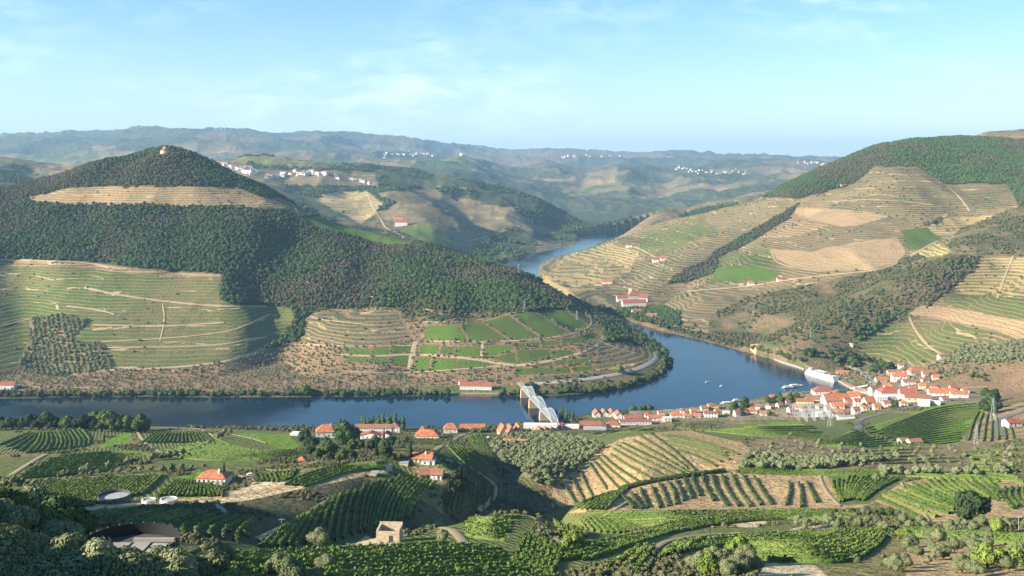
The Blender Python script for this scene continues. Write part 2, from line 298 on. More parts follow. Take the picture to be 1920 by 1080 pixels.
# terraced hill
CLS[rh] = CI['vine_t']
def R(c, p, rag=3.): paint(c, p, 1350, 4400, rag)
R('vine_y',[(1010,530),(1060,480),(1140,455),(1200,470),(1180,510),(1120,540),(1060,560)]); R('vine_g',[(1200,440),(1320,400),(1330,440),(1240,480),(1200,475)])
R('vine_d',[(1240,535),(1420,540),(1560,530),(1500,560),(1380,600),(1280,590),(1200,560)]); R('vine_y',[(1400,590),(1450,583),(1440,610),(1400,612)])
R('vine_g',[(1335,478),(1440,467),(1455,500),(1475,525),(1400,537),(1318,527)]); R('block_b',[(1340,505),(1420,500),(1460,515),(1440,527),(1340,524)],4)
R('vine_d',[(1440,440),(1600,420),(1700,405),(1700,445),(1600,456),(1520,470),(1445,467),(1400,455)]); R('tan_t',[(1430,412),(1485,400),(1560,422),(1500,442),(1420,448)])
R('tan',[(1487,388),(1560,391),(1670,405),(1610,423),(1580,425),(1520,412),(1483,400)],2); R('tan',[(1443,467),(1520,471),(1600,455),(1680,444),(1697,470),(1690,490),(1620,507),(1540,509),(1480,499),(1455,485)],2)
R('forest',[(1430,372),(1440,330),(1560,250),(1640,225),(1750,200),(1830,255),(1900,262),(2300,270),(2300,400),(1935,392),(1885,345),(1770,346),(1722,314),(1640,311),(1600,345),(1500,374),(1440,369)],4)
R('vine_d',[(1768,346),(1885,344),(1900,378),(1870,392),(1820,390)]); R('forest',[(1895,345),(2300,340),(2300,395),(1910,390)])
R('vine_y',[(1722,430),(1780,408),(1865,402),(1850,418),(1790,440),(1740,441)]); R('block',[(1690,432),(1740,428),(1765,448),(1735,470),(1700,465)]); R('vine_y',[(1700,478),(1760,452),(1785,470),(1760,485)])
R('scrub',[(1775,462),(1800,430),(1880,400),(1920,385),(2300,380),(2300,482),(1920,482),(1840,478),(1790,474)])
R('scrub',[(1330,592),(1400,560),(1560,525),(1660,505),(1700,482),(1830,478),(1822,500),(1762,550),(1722,600),(1640,615),(1600,640),(1620,700),(1560,706),(1500,690),(1400,657),(1330,640)])
R('scrub',[(1120,570),(1180,590),(1240,605),(1330,625),(1400,640),(1500,670),(1560,690),(1520,700),(1400,665),(1240,625),(1120,588)],2)
R('vine_y',[(1820,482),(2300,482),(2300,600),(1920,580),(1760,560)]); R('vine_g',[(1735,548),(1920,556),(2300,560),(2300,605),(1920,600),(1800,580)])
R('tan',[(1700,590),(1735,570),(1790,577),(1920,602),(2300,610),(2300,645),(1920,642),(1860,618),(1790,604)])
R('vine_g',[(1600,645),(1680,605),(1790,606),(1860,622),(1800,655),(1740,680),(1640,672)]); R('olive',[(1740,690),(1800,655),(1920,640),(2300,640),(2300,690),(1900,690),(1800,700)])
R('soil',[(1780,700),(1920,690),(2300,700),(2300,790),(1780,780)]); R('paved',[(1562,700),(1600,712),(1640,735),(1640,748),(1600,728),(1568,712)],1)
paint('tan',[(1785,262),(1840,250),(1880,262),(1845,285)],3500,4400); paint('forest',[(1290,500),(1345,485),(1335,515),(1290,530),(1250,532)],1350,3400)
R('forest',[(1502,378),(1478,393),(1400,438),(1340,472),(1306,502),(1250,532),(1288,531),(1332,508),(1348,482),(1402,457),(1482,407)],2)
R('forest',[(1790,480),(1836,482),(1828,504),(1780,545),(1735,580),(1760,520)],2); R('forest',[(1598,628),(1660,588),(1672,600),(1612,640)],2); R('forest',[(1745,418),(1765,406),(1760,416),(1708,430)],2)
# near slopes
fg = (D < 1290) & (RD > 0) & ~rh & ~LH
q_ = fg & (D < 1200); CLS[q_] = patchwork(q_, 70, 17, ['grass','fgdry','vineyard','vineyard2'], [.2,.35,.25,.2])
def N(c, p, d0=50, d1=1290, rag=2.): paint(c, p, d0, d1, rag)
N('soil',[(1480,700),(2300,660),(2300,800),(1480,800)],1000,1500); N('paved',[(1180,770),(1300,765),(1480,742),(1700,720),(1860,735),(1840,760),(1600,765),(1500,785),(1300,790),(1180,795)],1000,1480)
N('scrub',[(0,780),(300,775),(600,790),(1200,790),(1200,812),(600,812),(300,800),(0,800)],950,1290)
N('vineyard',[(-350,800),(0,815),(170,800),(180,835),(100,850),(-350,860)],500,1100); N('vineyard2',[(-350,862),(20,858),(80,855),(20,900),(-350,915)],400,800)
N('lime',[(185,835),(232,810),(246,812),(243,830),(190,840)],500,1100,.5); N('vineyard',[(240,808),(300,803),(360,805),(395,815),(400,822),(370,850),(320,852),(262,832)],500,1100)
N('vineyard',[(100,856),(180,840),(290,848),(290,862),(200,885),(100,900),(20,908),(80,855)],400,1000); N('vineyard2',[(290,848),(400,820),(440,812),(470,830),(560,850),(540,862),(380,880),(280,878)],400,1000)
N('vineyard',[(430,810),(500,805),(560,830),(545,850),(480,835),(430,825)],500,1100); N('lime',[(440,812),(530,806),(560,835),(540,848),(500,830)],500,1100)
N('vineyard',[(20,970),(100,898),(310,888),(330,905),(290,932),(200,935),(140,950),(80,975)],300,700); N('lime',[(295,932),(330,895),(390,880),(400,905),(418,930),(380,936)],300,700); N('grass',[(380,880),(600,850),(780,846),(790,862),(600,870),(440,890)],400,900)
N('lime',[(530,908),(570,890),(660,868),(720,870),(730,878),(640,880),(590,910),(560,918)],400,800); N('vineyard',[(480,885),(560,878),(545,905),(530,915),(490,905)],400,800)
N('sand',[(130,955),(215,925),(250,950),(420,928),(480,905),(600,890),(700,876),(735,868),(735,885),(660,898),(570,922),(420,944),(215,962),(60,985)],330,560)
N('fgtan',[(215,940),(420,932),(600,893),(700,880),(690,890),(570,914),(420,936),(260,952)],330,560)
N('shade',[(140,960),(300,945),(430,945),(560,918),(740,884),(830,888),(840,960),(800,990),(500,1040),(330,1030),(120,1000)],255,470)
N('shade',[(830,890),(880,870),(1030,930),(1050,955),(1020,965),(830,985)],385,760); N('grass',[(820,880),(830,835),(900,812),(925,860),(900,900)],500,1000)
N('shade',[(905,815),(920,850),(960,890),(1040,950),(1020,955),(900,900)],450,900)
N('olive',[(918,835),(960,812),(1000,808),(1110,832),(1135,848),(1085,882),(1030,928),(1000,905),(940,870)],450,1000)
N('fgtan',[(1130,840),(1200,806),(1260,800),(1390,830),(1415,850),(1380,882),(1300,882),(1200,907),(1100,947),(1035,950),(1035,918)],560,1000)
N('vineyard',[(1100,815),(1200,792),(1290,775),(1500,770),(1600,800),(1560,825),(1420,822),(1290,803),(1130,828)],700,1100)
N('olive',[(1400,830),(1480,812),(1560,840),(1700,830),(1900,830),(2300,820),(2300,885),(1700,884),(1500,886),(1380,882),(1410,850)],520,1000)
N('lime',[(1560,825),(1600,805),(1650,830),(1700,840),(1620,842)],600,1000); N('block',[(1530,828),(1600,812),(1680,834),(1640,842),(1560,838)],600,1000)
N('lime',[(1640,815),(1625,800),(1700,778),(1760,758),(1840,756),(1846,775),(1805,810),(1800,830),(1700,836)],650,1200,1); N('vineyard2',[(1640,800),(1700,778),(1840,760),(1835,782),(1760,806),(1700,800)],650,1200)
N('tan_t',[(1810,830),(1845,770),(1900,755),(2300,740),(2300,830)],600,1250); N('fgdry',[(1850,840),(1920,820),(2300,820),(2300,900),(1840,895)],450,760)
N('vineyard',[(1380,880),(1500,884),(1700,880),(1920,890),(1920,900),(1600,895),(1490,892),(1370,886)],480,680)
N('fgtan',[(1060,962),(1200,906),(1370,882),(1480,888),(1560,885),(1650,938),(1590,960),(1440,956),(1300,958),(1130,960)],430,640)
N('vineyard2',[(1550,890),(1700,892),(1690,905),(1630,945),(1575,948)],380,600); N('fgtan',[(1640,940),(1690,905),(1760,892),(1900,895),(2000,920),(1900,980),(1760,985)],350,560); N('lime',[(1740,893),(1870,893),(1880,908),(1790,903)],350,560)
N('fgdry',[(1060,962),(1300,958),(1440,956),(1590,960),(1760,985),(1900,980),(2300,960),(2300,1100),(1060,1100),(1000,1000)],55,440,4)
N('vineyard',[(1010,968),(1170,962),(1210,990),(1180,1012),(1070,1020),(1035,990)],250,450); N('grass',[(1150,965),(1500,955),(1640,965),(1480,985),(1240,1005),(1180,1000)],250,450,4)
N('vineyard',[(1080,1030),(1200,1000),(1500,985),(1640,992),(1670,1000),(1600,1060),(1480,1070),(1200,1040),(1060,1075)],150,400)
N('sand',[(1150,1020),(1260,1000),(1240,1008),(1140,1035),(1095,1028)],200,400,3); N('sand',[(1475,995),(1520,985),(1590,990),(1540,1012),(1530,1002)],200,400,3); N('sand',[(1360,990),(1400,970),(1440,978),(1420,990)],200,400,3)
N('fgtan',[(1700,1080),(1700,1010),(1850,1000),(2300,1010),(2300,1200),(1600,1200)],55,350,6); N('sand',[(1380,1090),(1440,1058),(1530,1062),(1560,1090)],100,260,5)
N('vineyard',[(760,1010),(880,970),(1010,964),(1000,990),(960,1030),(860,1030)],230,400); N('vineyard2',[(330,1030),(700,1010),(860,1030),(1080,1035),(1060,1100),(300,1200)],55,330,5)
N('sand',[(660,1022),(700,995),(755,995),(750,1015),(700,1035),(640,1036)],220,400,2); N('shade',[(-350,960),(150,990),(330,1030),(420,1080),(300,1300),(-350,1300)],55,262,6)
# ------------------------------------------------------------------ vertex data for the ground material
ca = np.array([CL[k][0]+(CL[k][4],) for k in CN], np.float32); cb = np.array([CL[k][1]+(CL[k][5],) for k in CN], np.float32)
colA = ca[CLS].astype(np.float32); colB = cb[CLS].astype(np.float32)
sp = np.array([CL[k][3] or 1 for k in CN])[CLS]
kd = np.array([{None:0,'z':1,'d':2,'e':3}[CL[k][2]] for k in CN])[CLS]
zz = Z + 2.0*fbm(X, Y, 130, 2, 91)
phase = np.where(kd == 1, zz, np.where(kd == 2, .93*X+.36*Y, .5*X-.87*Y))/sp
phase[kd == 0] = 0
bank = (kd == 1).astype(float)*np.where(CLS == CI['tan'], 0, 1)
big = fbm(X, Y, 260, 3, 31)[...,None]; bri = 1+.22*big*(D > 1250)[...,None]
colA[...,:3] *= bri; colB[...,:3] *= bri
dry = np.clip(fbm(X, Y, 140, 3, 41)*.5+.15, 0, .5)[...,None]*(kd == 1)[...,None]   # vines thin out here and there
colB[...,:3] = colB[...,:3]*(1-dry)+colA[...,:3]*dry
def clsat(x, y):
    fu = np.clip(((x/y*F+CX)-U0)/(U1-U0)*(NU-1), 0, NU-1).astype(int); fd = np.clip(np.interp(np.log(y), lnd, np.arange(ND)), 0, ND-1).astype(int)
    return CLS[fd, fu], fd, fu
# ------------------------------------------------------------------ materials
def mat(name, col, rough=.8, spec=.3, metal=0, noise=0, nscale=1., col2=None):
    m = bpy.data.materials.new(name); m.use_nodes = True; nt = m.node_tree; b = nt.nodes['Principled BSDF']
    b.inputs['Base Color'].default_value = (*col, 1); b.inputs['Roughness'].default_value = rough; b.inputs['Specular IOR Level'].default_value = spec; b.inputs['Metallic'].default_value = metal
    if noise or col2:
        tc = nt.nodes.new('ShaderNodeTexCoord'); n = nt.nodes.new('ShaderNodeTexNoise'); n.inputs['Scale'].default_value = nscale; n.inputs['Detail'].default_value = 5
        nt.links.new(tc.outputs['Object'], n.inputs['Vector'])
        mx = nt.nodes.new('ShaderNodeMix'); mx.data_type = 'RGBA'
        c2 = col2 or tuple(c*(1-noise) for c in col)
        mx.inputs[6].default_value = (*col,1); mx.inputs[7].default_value = (*c2,1)
        mr = nt.nodes.new('ShaderNodeMapRange'); mr.inputs[1].default_value = .35; mr.inputs[2].default_value = .65
        nt.links.new(n.outputs['Fac'], mr.inputs[0]); nt.links.new(mr.outputs[0], mx.inputs[0]); nt.links.new(mx.outputs[2], b.inputs['Base Color'])
    return m
def leafmat(name, c1, c2, ns=.5):
    m = bpy.data.materials.new(name); m.use_nodes = True; nt = m.node_tree; b = nt.nodes['Principled BSDF']; N_ = nt.nodes.new; K = nt.links.new
    tc = N_('ShaderNodeTexCoord'); n = N_('ShaderNodeTexNoise'); n.inputs['Scale'].default_value = ns; n.inputs['Detail'].default_value = 3; K(tc.outputs['Object'], n.inputs['Vector'])
    oi = N_('ShaderNodeObjectInfo'); ad = N_('ShaderNodeMath'); ad.operation = 'ADD'; K(n.outputs['Fac'], ad.inputs[0]); K(oi.outputs['Random'], ad.inputs[1])
    mr = N_('ShaderNodeMapRange'); mr.inputs[1].default_value = .45; mr.inputs[2].default_value = 1.55; K(ad.outputs[0], mr.inputs[0])
    mx = N_('ShaderNodeMix'); mx.data_type = 'RGBA'; mx.inputs[6].default_value = (*c1,1); mx.inputs[7].default_value = (*c2,1); K(mr.outputs[0], mx.inputs[0]); K(mx.outputs[2], b.inputs['Base Color'])
    b.inputs['Roughness'].default_value = .75; b.inputs['Specular IOR Level'].default_value = .2
    return m
def groundmat():
    m = bpy.data.materials.new('ground'); m.use_nodes = True; nt = m.node_tree; b = nt.nodes['Principled BSDF']; N_ = nt.nodes.new; K = nt.links.new
    a = N_('ShaderNodeAttribute'); a.attribute_name = 'ca'; c = N_('ShaderNodeAttribute'); c.attribute_name = 'cb'; ph = N_('ShaderNodeAttribute'); ph.attribute_name = 'phase'
    geo = N_('ShaderNodeNewGeometry')
    def noise(s, det=4):
        n = N_('ShaderNodeTexNoise'); n.inputs['Scale'].default_value = s; n.inputs['Detail'].default_value = det; n.inputs['Roughness'].default_value = .6; K(geo.outputs['Position'], n.inputs['Vector']); return n.outputs['Fac']
    def M(op, x, y=None, z=None):
        n = N_('ShaderNodeMath'); n.operation = op
        for i, q in enumerate((x, y, z)):
            if q is None: continue
            if isinstance(q, (int, float)): n.inputs[i].default_value = q
            else: K(q, n.inputs[i])
        return n.outputs[0]
    n1 = noise(.028, 5); n2 = noise(.22, 5); n3 = noise(1.1, 3)
    # stripes: triangle wave of the phase
    p = M('ADD', ph.outputs['Fac'], M('MULTIPLY', M('SUBTRACT', n1, .5), .9))
    fr = M('FRACT', p); tri = M('ABSOLUTE', M('SUBTRACT', M('MULTIPLY', fr, 2.), 1.))
    st = N_('ShaderNodeMapRange'); K(M('ADD', M('SUBTRACT', tri, a.outputs['Alpha']), M('MULTIPLY', M('SUBTRACT', n2, .5), .7)), st.inputs[0]); st.inputs[1].default_value = .12; st.inputs[2].default_value = -.12
    mo = N_('ShaderNodeMapRange'); K(M('ADD', M('MULTIPLY', n1, .55), M('MULTIPLY', n2, .45)), mo.inputs[0]); mo.inputs[1].default_value = .44; mo.inputs[2].default_value = .56
    f = N_('ShaderNodeMix'); f.data_type = 'FLOAT'; K(c.outputs['Alpha'], f.inputs[0]); K(st.outputs[0], f.inputs[2]); K(mo.outputs[0], f.inputs[3])
    mx = N_('ShaderNodeMix'); mx.data_type = 'RGBA'; K(f.outputs[0], mx.inputs[0]); K(a.outputs['Color'], mx.inputs[6]); K(c.outputs['Color'], mx.inputs[7])
    bk = N_('ShaderNodeAttribute'); bk.attribute_name = 'bank'; n4 = noise(.009, 3)
    fb = M('ABSOLUTE', M('SUBTRACT', M('FRACT', M('ADD', M('MULTIPLY', p, .2), M('MULTIPLY', n4, 1.5))), .5)); bl = N_('ShaderNodeMapRange'); K(fb, bl.inputs[0]); bl.inputs[1].default_value = .06; bl.inputs[2].default_value = .02
    bm = N_('ShaderNodeMapRange'); K(n1, bm.inputs[0]); bm.inputs[1].default_value = .5; bm.inputs[2].default_value = .56
    bx = N_('ShaderNodeMix'); bx.data_type = 'RGBA'; K(M('MULTIPLY', M('MULTIPLY', bl.outputs[0], bm.outputs[0]), bk.outputs['Fac']), bx.inputs[0]); K(mx.outputs[2], bx.inputs[6]); bx.inputs[7].default_value = (.40,.29,.155,1); mx = bx
    g = M('ADD', .55, M('ADD', M('MULTIPLY', n3, .45), M('MULTIPLY', n1, .45)))
    v = N_('ShaderNodeVectorMath'); v.operation = 'SCALE'; K(mx.outputs[2], v.inputs[0]); K(g, v.inputs[3]); K(v.outputs[0], b.inputs['Base Color'])
    b.inputs['Roughness'].default_value = .95; b.inputs['Specular IOR Level'].default_value = .1
    bp = N_('ShaderNodeBump'); bp.inputs['Strength'].default_value = .6; bp.inputs['Distance'].default_value = 3.4; K(M('ADD', n2, M('MULTIPLY', f.outputs[0], .5)), bp.inputs['Height']); K(bp.outputs[0], b.inputs['Normal'])
    return m
# ------------------------------------------------------------------ object helpers
def mk(name, verts, faces, mats, parent=None, fm=None, smooth=False):
    me = bpy.data.meshes.new(name); me.from_pydata([tuple(v) for v in verts], [], [tuple(f) for f in faces])
    for m in (mats if isinstance(mats, (list, tuple)) else [mats]): me.materials.append(m)
    if fm is not None: me.polygons.foreach_set('material_index', fm)
    if smooth: me.polygons.foreach_set('use_smooth', [True]*len(faces))
    o = bpy.data.objects.new(name, me); COL.objects.link(o); o.parent = parent; return o
def tag(o, label=None, cat=None, group=None, kind=None):
    if label: o['label'] = label
    if cat: o['category'] = cat
    if group: o['group'] = group
    if kind: o['kind'] = kind
    return o
def empty(name, loc, rz=0, sc=1):
    o = bpy.data.objects.new(name, None); COL.objects.link(o); o.location = loc; o.rotation_euler = (0,0,rz); o.scale = (sc,)*3; o.empty_display_size = 1; return o
class MB:
    def __init__(s): s.v = []; s.f = []; s.m = []
    def box(s, x0, x1, y0, y1, z0, z1, mi=0):
        k = len(s.v); s.v += [(x,y,z) for z in (z0,z1) for y in (y0,y1) for x in (x0,x1)]
        s.f += [(k,k+2,k+3,k+1),(k+4,k+5,k+7,k+6),(k,k+1,k+5,k+4),(k+2,k+6,k+7,k+3),(k,k+4,k+6,k+2),(k+1,k+3,k+7,k+5)]; s.m += [mi]*6
    def poly(s, pts, mi=0): k = len(s.v); s.v += list(pts); s.f.append(tuple(range(k, k+len(pts)))); s.m.append(mi)
    def bar(s, a, b, r, mi=0, n=4, r2=None):
        a = Vector(a); b = Vector(b); d = (b-a).normalized(); p = d.orthogonal().normalized(); q = d.cross(p); k = len(s.v)
        for c, rr in ((a, r), (b, r if r2 is None else r2)):
            for i in range(n): t = 2*math.pi*(i+.5)/n; s.v.append(tuple(c+(p*math.cos(t)+q*math.sin(t))*rr))
        for i in range(n): s.f.append((k+i, k+(i+1)%n, k+n+(i+1)%n, k+n+i)); s.m.append(mi)
        s.f += [tuple(range(k+n-1, k-1, -1)), tuple(range(k+n, k+2*n))]; s.m += [mi]*2
    def build(s, name, mats, parent=None, smooth=False): return mk(name, s.v, s.f, mats, parent, s.m, smooth)
def at(u, v, dmin=0, dz=0.):
    h = hit(u, v, dmin)
    if h is None: h = hit(u, v+4, dmin) or hit(u, v+12, dmin) or hit(u, v+40, dmin)
    return Vector((h[0], h[1], float(gz(h[0], h[1]))+dz))
MW = mat('white_render', (.68,.65,.59), .8, noise=.25, nscale=.4); MO = mat('orange_tiles', (.48,.175,.085), .8, noise=.45, nscale=.5); MR = mat('red_tiles', (.35,.12,.075), .8, noise=.45, nscale=.5)
MBR = mat('brown_tiles', (.30,.135,.085), .85, noise=.3, nscale=.5); MY = mat('yellow_render', (.72,.52,.14), .8, noise=.1); MBG = mat('beige_render', (.55,.46,.32), .85, noise=.15, nscale=.4)
MWIN = mat('window_glass', (.05,.06,.07), .2, .5); MSTONE = mat('granite', (.40,.34,.25), .9, noise=.3, nscale=.6); MSTEEL = mat('white_steel', (.38,.42,.45), .5, .4); MGREY = mat('grey_metal', (.35,.36,.37), .6, .4)
MASPH = mat('asphalt', (.14,.135,.13), .9, noise=.15, nscale=.5); MDIRT = mat('dirt_track', (.36,.27,.165), .95, noise=.25, nscale=.3); MCONC = mat('concrete', (.31,.285,.245), .9, noise=.2, nscale=.3); MBLK = mat('black_mesh', (.012,.012,.014), .6, .3); MROOFG = mat('grey_roof', (.30,.30,.30), .8, noise=.15)
MTRUNK = mat('bark', (.10,.075,.05), .9, noise=.3, nscale=2)
# ------------------------------------------------------------------ trees
def lump(r, seg_=9, rings=6, seed=0, sq=.85):
    rr = random.Random(seed); v = []; f = []
    for i in range(rings+1):
        th = math.pi*i/rings
        for j in range(seg_):
            ph = 2*math.pi*j/seg_; k = r*(1+rr.uniform(-.22,.22))
            v.append((k*math.sin(th)*math.cos(ph), k*math.sin(th)*math.sin(ph), k*sq*math.cos(th)))
    for i in range(rings):
        for j in range(seg_): a = i*seg_+j; b = i*seg_+(j+1)%seg_; f.append((a,b,b+seg_,a+seg_))
    return v, f
def crown(lobes, nleaf, ls, seed, mats, name='crown', inner=.82):
    rr = np.random.default_rng(seed); v = []; f = []
    tot = sum(l[3]**2 for l in lobes)
    for i, (x, y, z, r, sq) in enumerate(lobes):
        lv, lf = lump(r*inner, 8, 5, seed*31+i, sq); k = len(v); v += [(a+x, b+y, c+z) for a,b,c in lv]; f += [tuple(q+k for q in t) for t in lf]
        n = int(nleaf*r*r/tot)
        d = rr.normal(size=(n,3)); d /= np.linalg.norm(d, axis=1)[:,None]
        c = d*np.array([1,1,sq])*r*rr.uniform(.8,1.1,(n,1)) + np.array([x,y,z])
        t1 = np.cross(d, rr.normal(size=(n,3))); t1 /= np.linalg.norm(t1, axis=1)[:,None]+1e-9
        nn = d+rr.normal(size=(n,3))*.45; t2 = np.cross(nn, t1); t2 /= np.linalg.norm(t2, axis=1)[:,None]+1e-9
        s = ls*rr.uniform(.6,1.4,(n,1))
        q = np.stack([c-t1*s, c+t2*s*.7, c+t1*s, c-t2*s*.7], 1).reshape(-1,3); k = len(v); v += q.tolist(); f += [(k+4*a, k+4*a+1, k+4*a+2, k+4*a+3) for a in range(n)]
    me = bpy.data.meshes.new(name); me.from_pydata(v, [], f); me.materials.append(mats); return me
def lobes_round(R_, h0, n, seed, flat=.8, spread=.55):
    rr = random.Random(seed); out = [(0,0,h0+R_*.75,R_*.72,flat)]
    for i in range(n):
        a = 2*math.pi*i/n+rr.uniform(-.4,.4); e = R_*spread*rr.uniform(.8,1.2); out.append((e*math.cos(a), e*math.sin(a), h0+R_*rr.uniform(.35,1.05), R_*rr.uniform(.38,.55), flat))
    out.append((rr.uniform(-.2,.2)*R_, rr.uniform(-.2,.2)*R_, h0+R_*1.25, R_*.42, flat)); return out
def trunk_mesh(h, r, lobes, seed):
    b = MB(); b.bar((0,0,-.6), (0,0,h), r, n=6, r2=r*.6)
    for l in lobes[:5]: b.bar((0,0,h*.75), (l[0]*.8,l[1]*.8,l[2]), r*.4, n=4, r2=r*.12)
    me = bpy.data.meshes.new('trunk'); me.from_pydata(b.v, [], b.f); me.materials.append(MTRUNK); return me
ML = {'olive':leafmat('olive_leaves', (.115,.140,.062), (.215,.235,.115)), 'oak':leafmat('broad_leaves', (.035,.065,.018), (.075,.115,.028)), 'wood':leafmat('woodland_leaves', (.036,.074,.020), (.082,.124,.034), .15), 'woodb':leafmat('dry_woodland_leaves', (.060,.066,.030), (.150,.125,.072), .15),
 'poplar':leafmat('poplar_leaves', (.060,.105,.035), (.095,.145,.050)), 'pine':leafmat('dark_leaves', (.018,.035,.014), (.035,.058,.022)), 'bush':leafmat('shrub_leaves', (.075,.085,.035), (.125,.125,.060)), 'lime':leafmat('yellow_green_leaves', (.120,.170,.030), (.19,.24,.05)),
 'cypress':leafmat('cypress_leaves', (.012,.028,.012), (.025,.045,.018)), 'vine':leafmat('vine_leaves', (.055,.100,.018), (.135,.175,.038), .35), 'rowvine':leafmat('dry_vine_leaves', (.040,.066,.018), (.090,.112,.034), .35)}
PROTO = {}
def proto(key, matk, R_, h0, n, nleaf, ls, seeds, flat=.85, inner=.82):
    out = []
    for s in seeds:
        lb = lobes_round(R_, h0, n, s, flat); out.append((crown(lb, nleaf, ls, s, ML[matk], 'crown', inner), trunk_mesh(h0+R_*.7, R_*.09, lb, s)))
    PROTO[key] = out
proto('olive_big', 'olive', 3., .9, 8, 7500, .17, (1,2,3), inner=.7); proto('olive', 'olive', 2.4, .6, 6, 700, .33, (4,5,6)); proto('oak', 'oak', 4.2, 1.2, 8, 1500, .42, (7,8,9)); proto('oak_big', 'oak', 3.6, .4, 9, 4200, .22, (10,11))
proto('wood', 'wood', 4., .0, 5, 240, .75, (12,13,14,15)); proto('woodb', 'woodb', 3.6, .0, 5, 240, .7, (42,43)); proto('bush', 'bush', 1.5, -.5, 4, 160, .30, (16,17,18)); proto('bush_big', 'bush', 1.7, -.4, 6, 1100, .15, (19,20)); proto('pine', 'pine', 3.8, 1.0, 7, 1200, .40, (21,22)); proto('lime', 'lime', 2.6, .2, 7, 1800, .22, (23,24))
PROTO['poplar'] = [(crown([(.5*math.sin(i*3+s),.5*math.cos(i*2+s),2.4+1.9*i, 2.3*(1-.08*i*(i>3))+.35*math.sin(i*2+s), 1.) for i in range(7)], 1500, .35, s, ML['poplar']), trunk_mesh(14, .3, [], s)) for s in (31,32)]
PROTO['cypress'] = [(crown([(0,0,1.+1.1*i, .95*(1-.11*i)+.12, 1.2) for i in range(8)], 700, .22, 33, ML['cypress']), trunk_mesh(8, .15, [], 33))]
NAMES = {'olive_big':'olive_tree','olive':'olive_tree','oak':'broadleaf_tree','oak_big':'broadleaf_tree','wood':'woodland_tree','woodb':'woodland_tree','bush':'shrub','bush_big':'shrub','pine':'dark_tree','lime':'shrub','poplar':'poplar_tree','cypress':'cypress_tree'}
NTREE = [0]
def tree(key, p, s=1., label='', group=None, cat='tree'):
    cm, tm = PROTO[key][random.randrange(len(PROTO[key]))]
    r = empty(NAMES[key], p, random.uniform(0, 6.28)); r.scale = (s*random.uniform(.9,1.1), s*random.uniform(.9,1.1), s*random.uniform(.88,1.15)); tag(r, label, cat, group)
    for nm, me in (('crown', cm), ('trunk', tm)): o = bpy.data.objects.new(nm, me); COL.objects.link(o); o.parent = r
    NTREE[0] += 1; return r
def scatter_in(poly, sp_, d0, d1, jit=.5, rows=False, rot=.3, prob=1., seed=0):
    """ground points on a jittered grid inside an outline traced on the hill between two depths"""
    pts = [hit(u, v, d0) for u, v in poly]; pts = [p for p in pts if p and p[1] < d1]
    if len(pts) < 3: return []
    pw = np.array(pts); c = pw.mean(0); R2 = np.array([[math.cos(rot),-math.sin(rot)],[math.sin(rot),math.cos(rot)]])
    q = (pw-c)@R2; lo, hi = q.min(0), q.max(0); rr = np.random.default_rng(seed+11)
    gx, gy = np.meshgrid(np.arange(lo[0], hi[0], sp_), np.arange(lo[1], hi[1], sp_)); g = np.stack([gx.ravel(), gy.ravel()], 1)
    g = g+rr.uniform(-jit, jit, g.shape)*sp_*.5; g = g@R2.T+c; m = inpoly(g[:,0], g[:,1], pw) & (rr.random(len(g)) < prob); g = g[m]
    z = gz(g[:,0], g[:,1]); return np.column_stack([g, z])
def class_points(cls, sp_, d0, d1, x0, x1, seed, prob=1., jit=1., nlev=None, nL=60, thr=None, rot=0.):
    rr = np.random.default_rng(seed); gx, gy = np.meshgrid(np.arange(x0, x1, sp_), np.arange(d0, d1, sp_)); x = gx.ravel().astype(float); y = gy.ravel().astype(float)
    if rot: xm, ym = (x0+x1)/2, (d0+d1)/2; x, y = (x-xm)*math.cos(rot)-(y-ym)*math.sin(rot)+xm, (x-xm)*math.sin(rot)+(y-ym)*math.cos(rot)+ym
    x = x+rr.uniform(-.5,.5,x.shape)*sp_*jit; y = y+rr.uniform(-.5,.5,y.shape)*sp_*jit; y = np.maximum(y, 60)
    u = x/y*F+CX; m = (u > U0) & (u < U1-5) & (rr.random(x.shape) < prob); x, y, u = x[m], y[m], u[m]
    c, fd, fu = clsat(x, y); cl = cls if isinstance(cls, (list,tuple)) else [cls]; m = np.isin(c, [CI[k] for k in cl]) & (RD[fd,fu] > 3)
    if thr is not None: m &= fbm(x, y, nL, 3, seed) > thr
    vis = V[fd,fu] < VMIN[np.maximum(fd-1,0),fu]+22            # nothing on slopes no one can see
    m &= vis; x, y = x[m], y[m]; return np.column_stack([x, y, gz(x, y)])
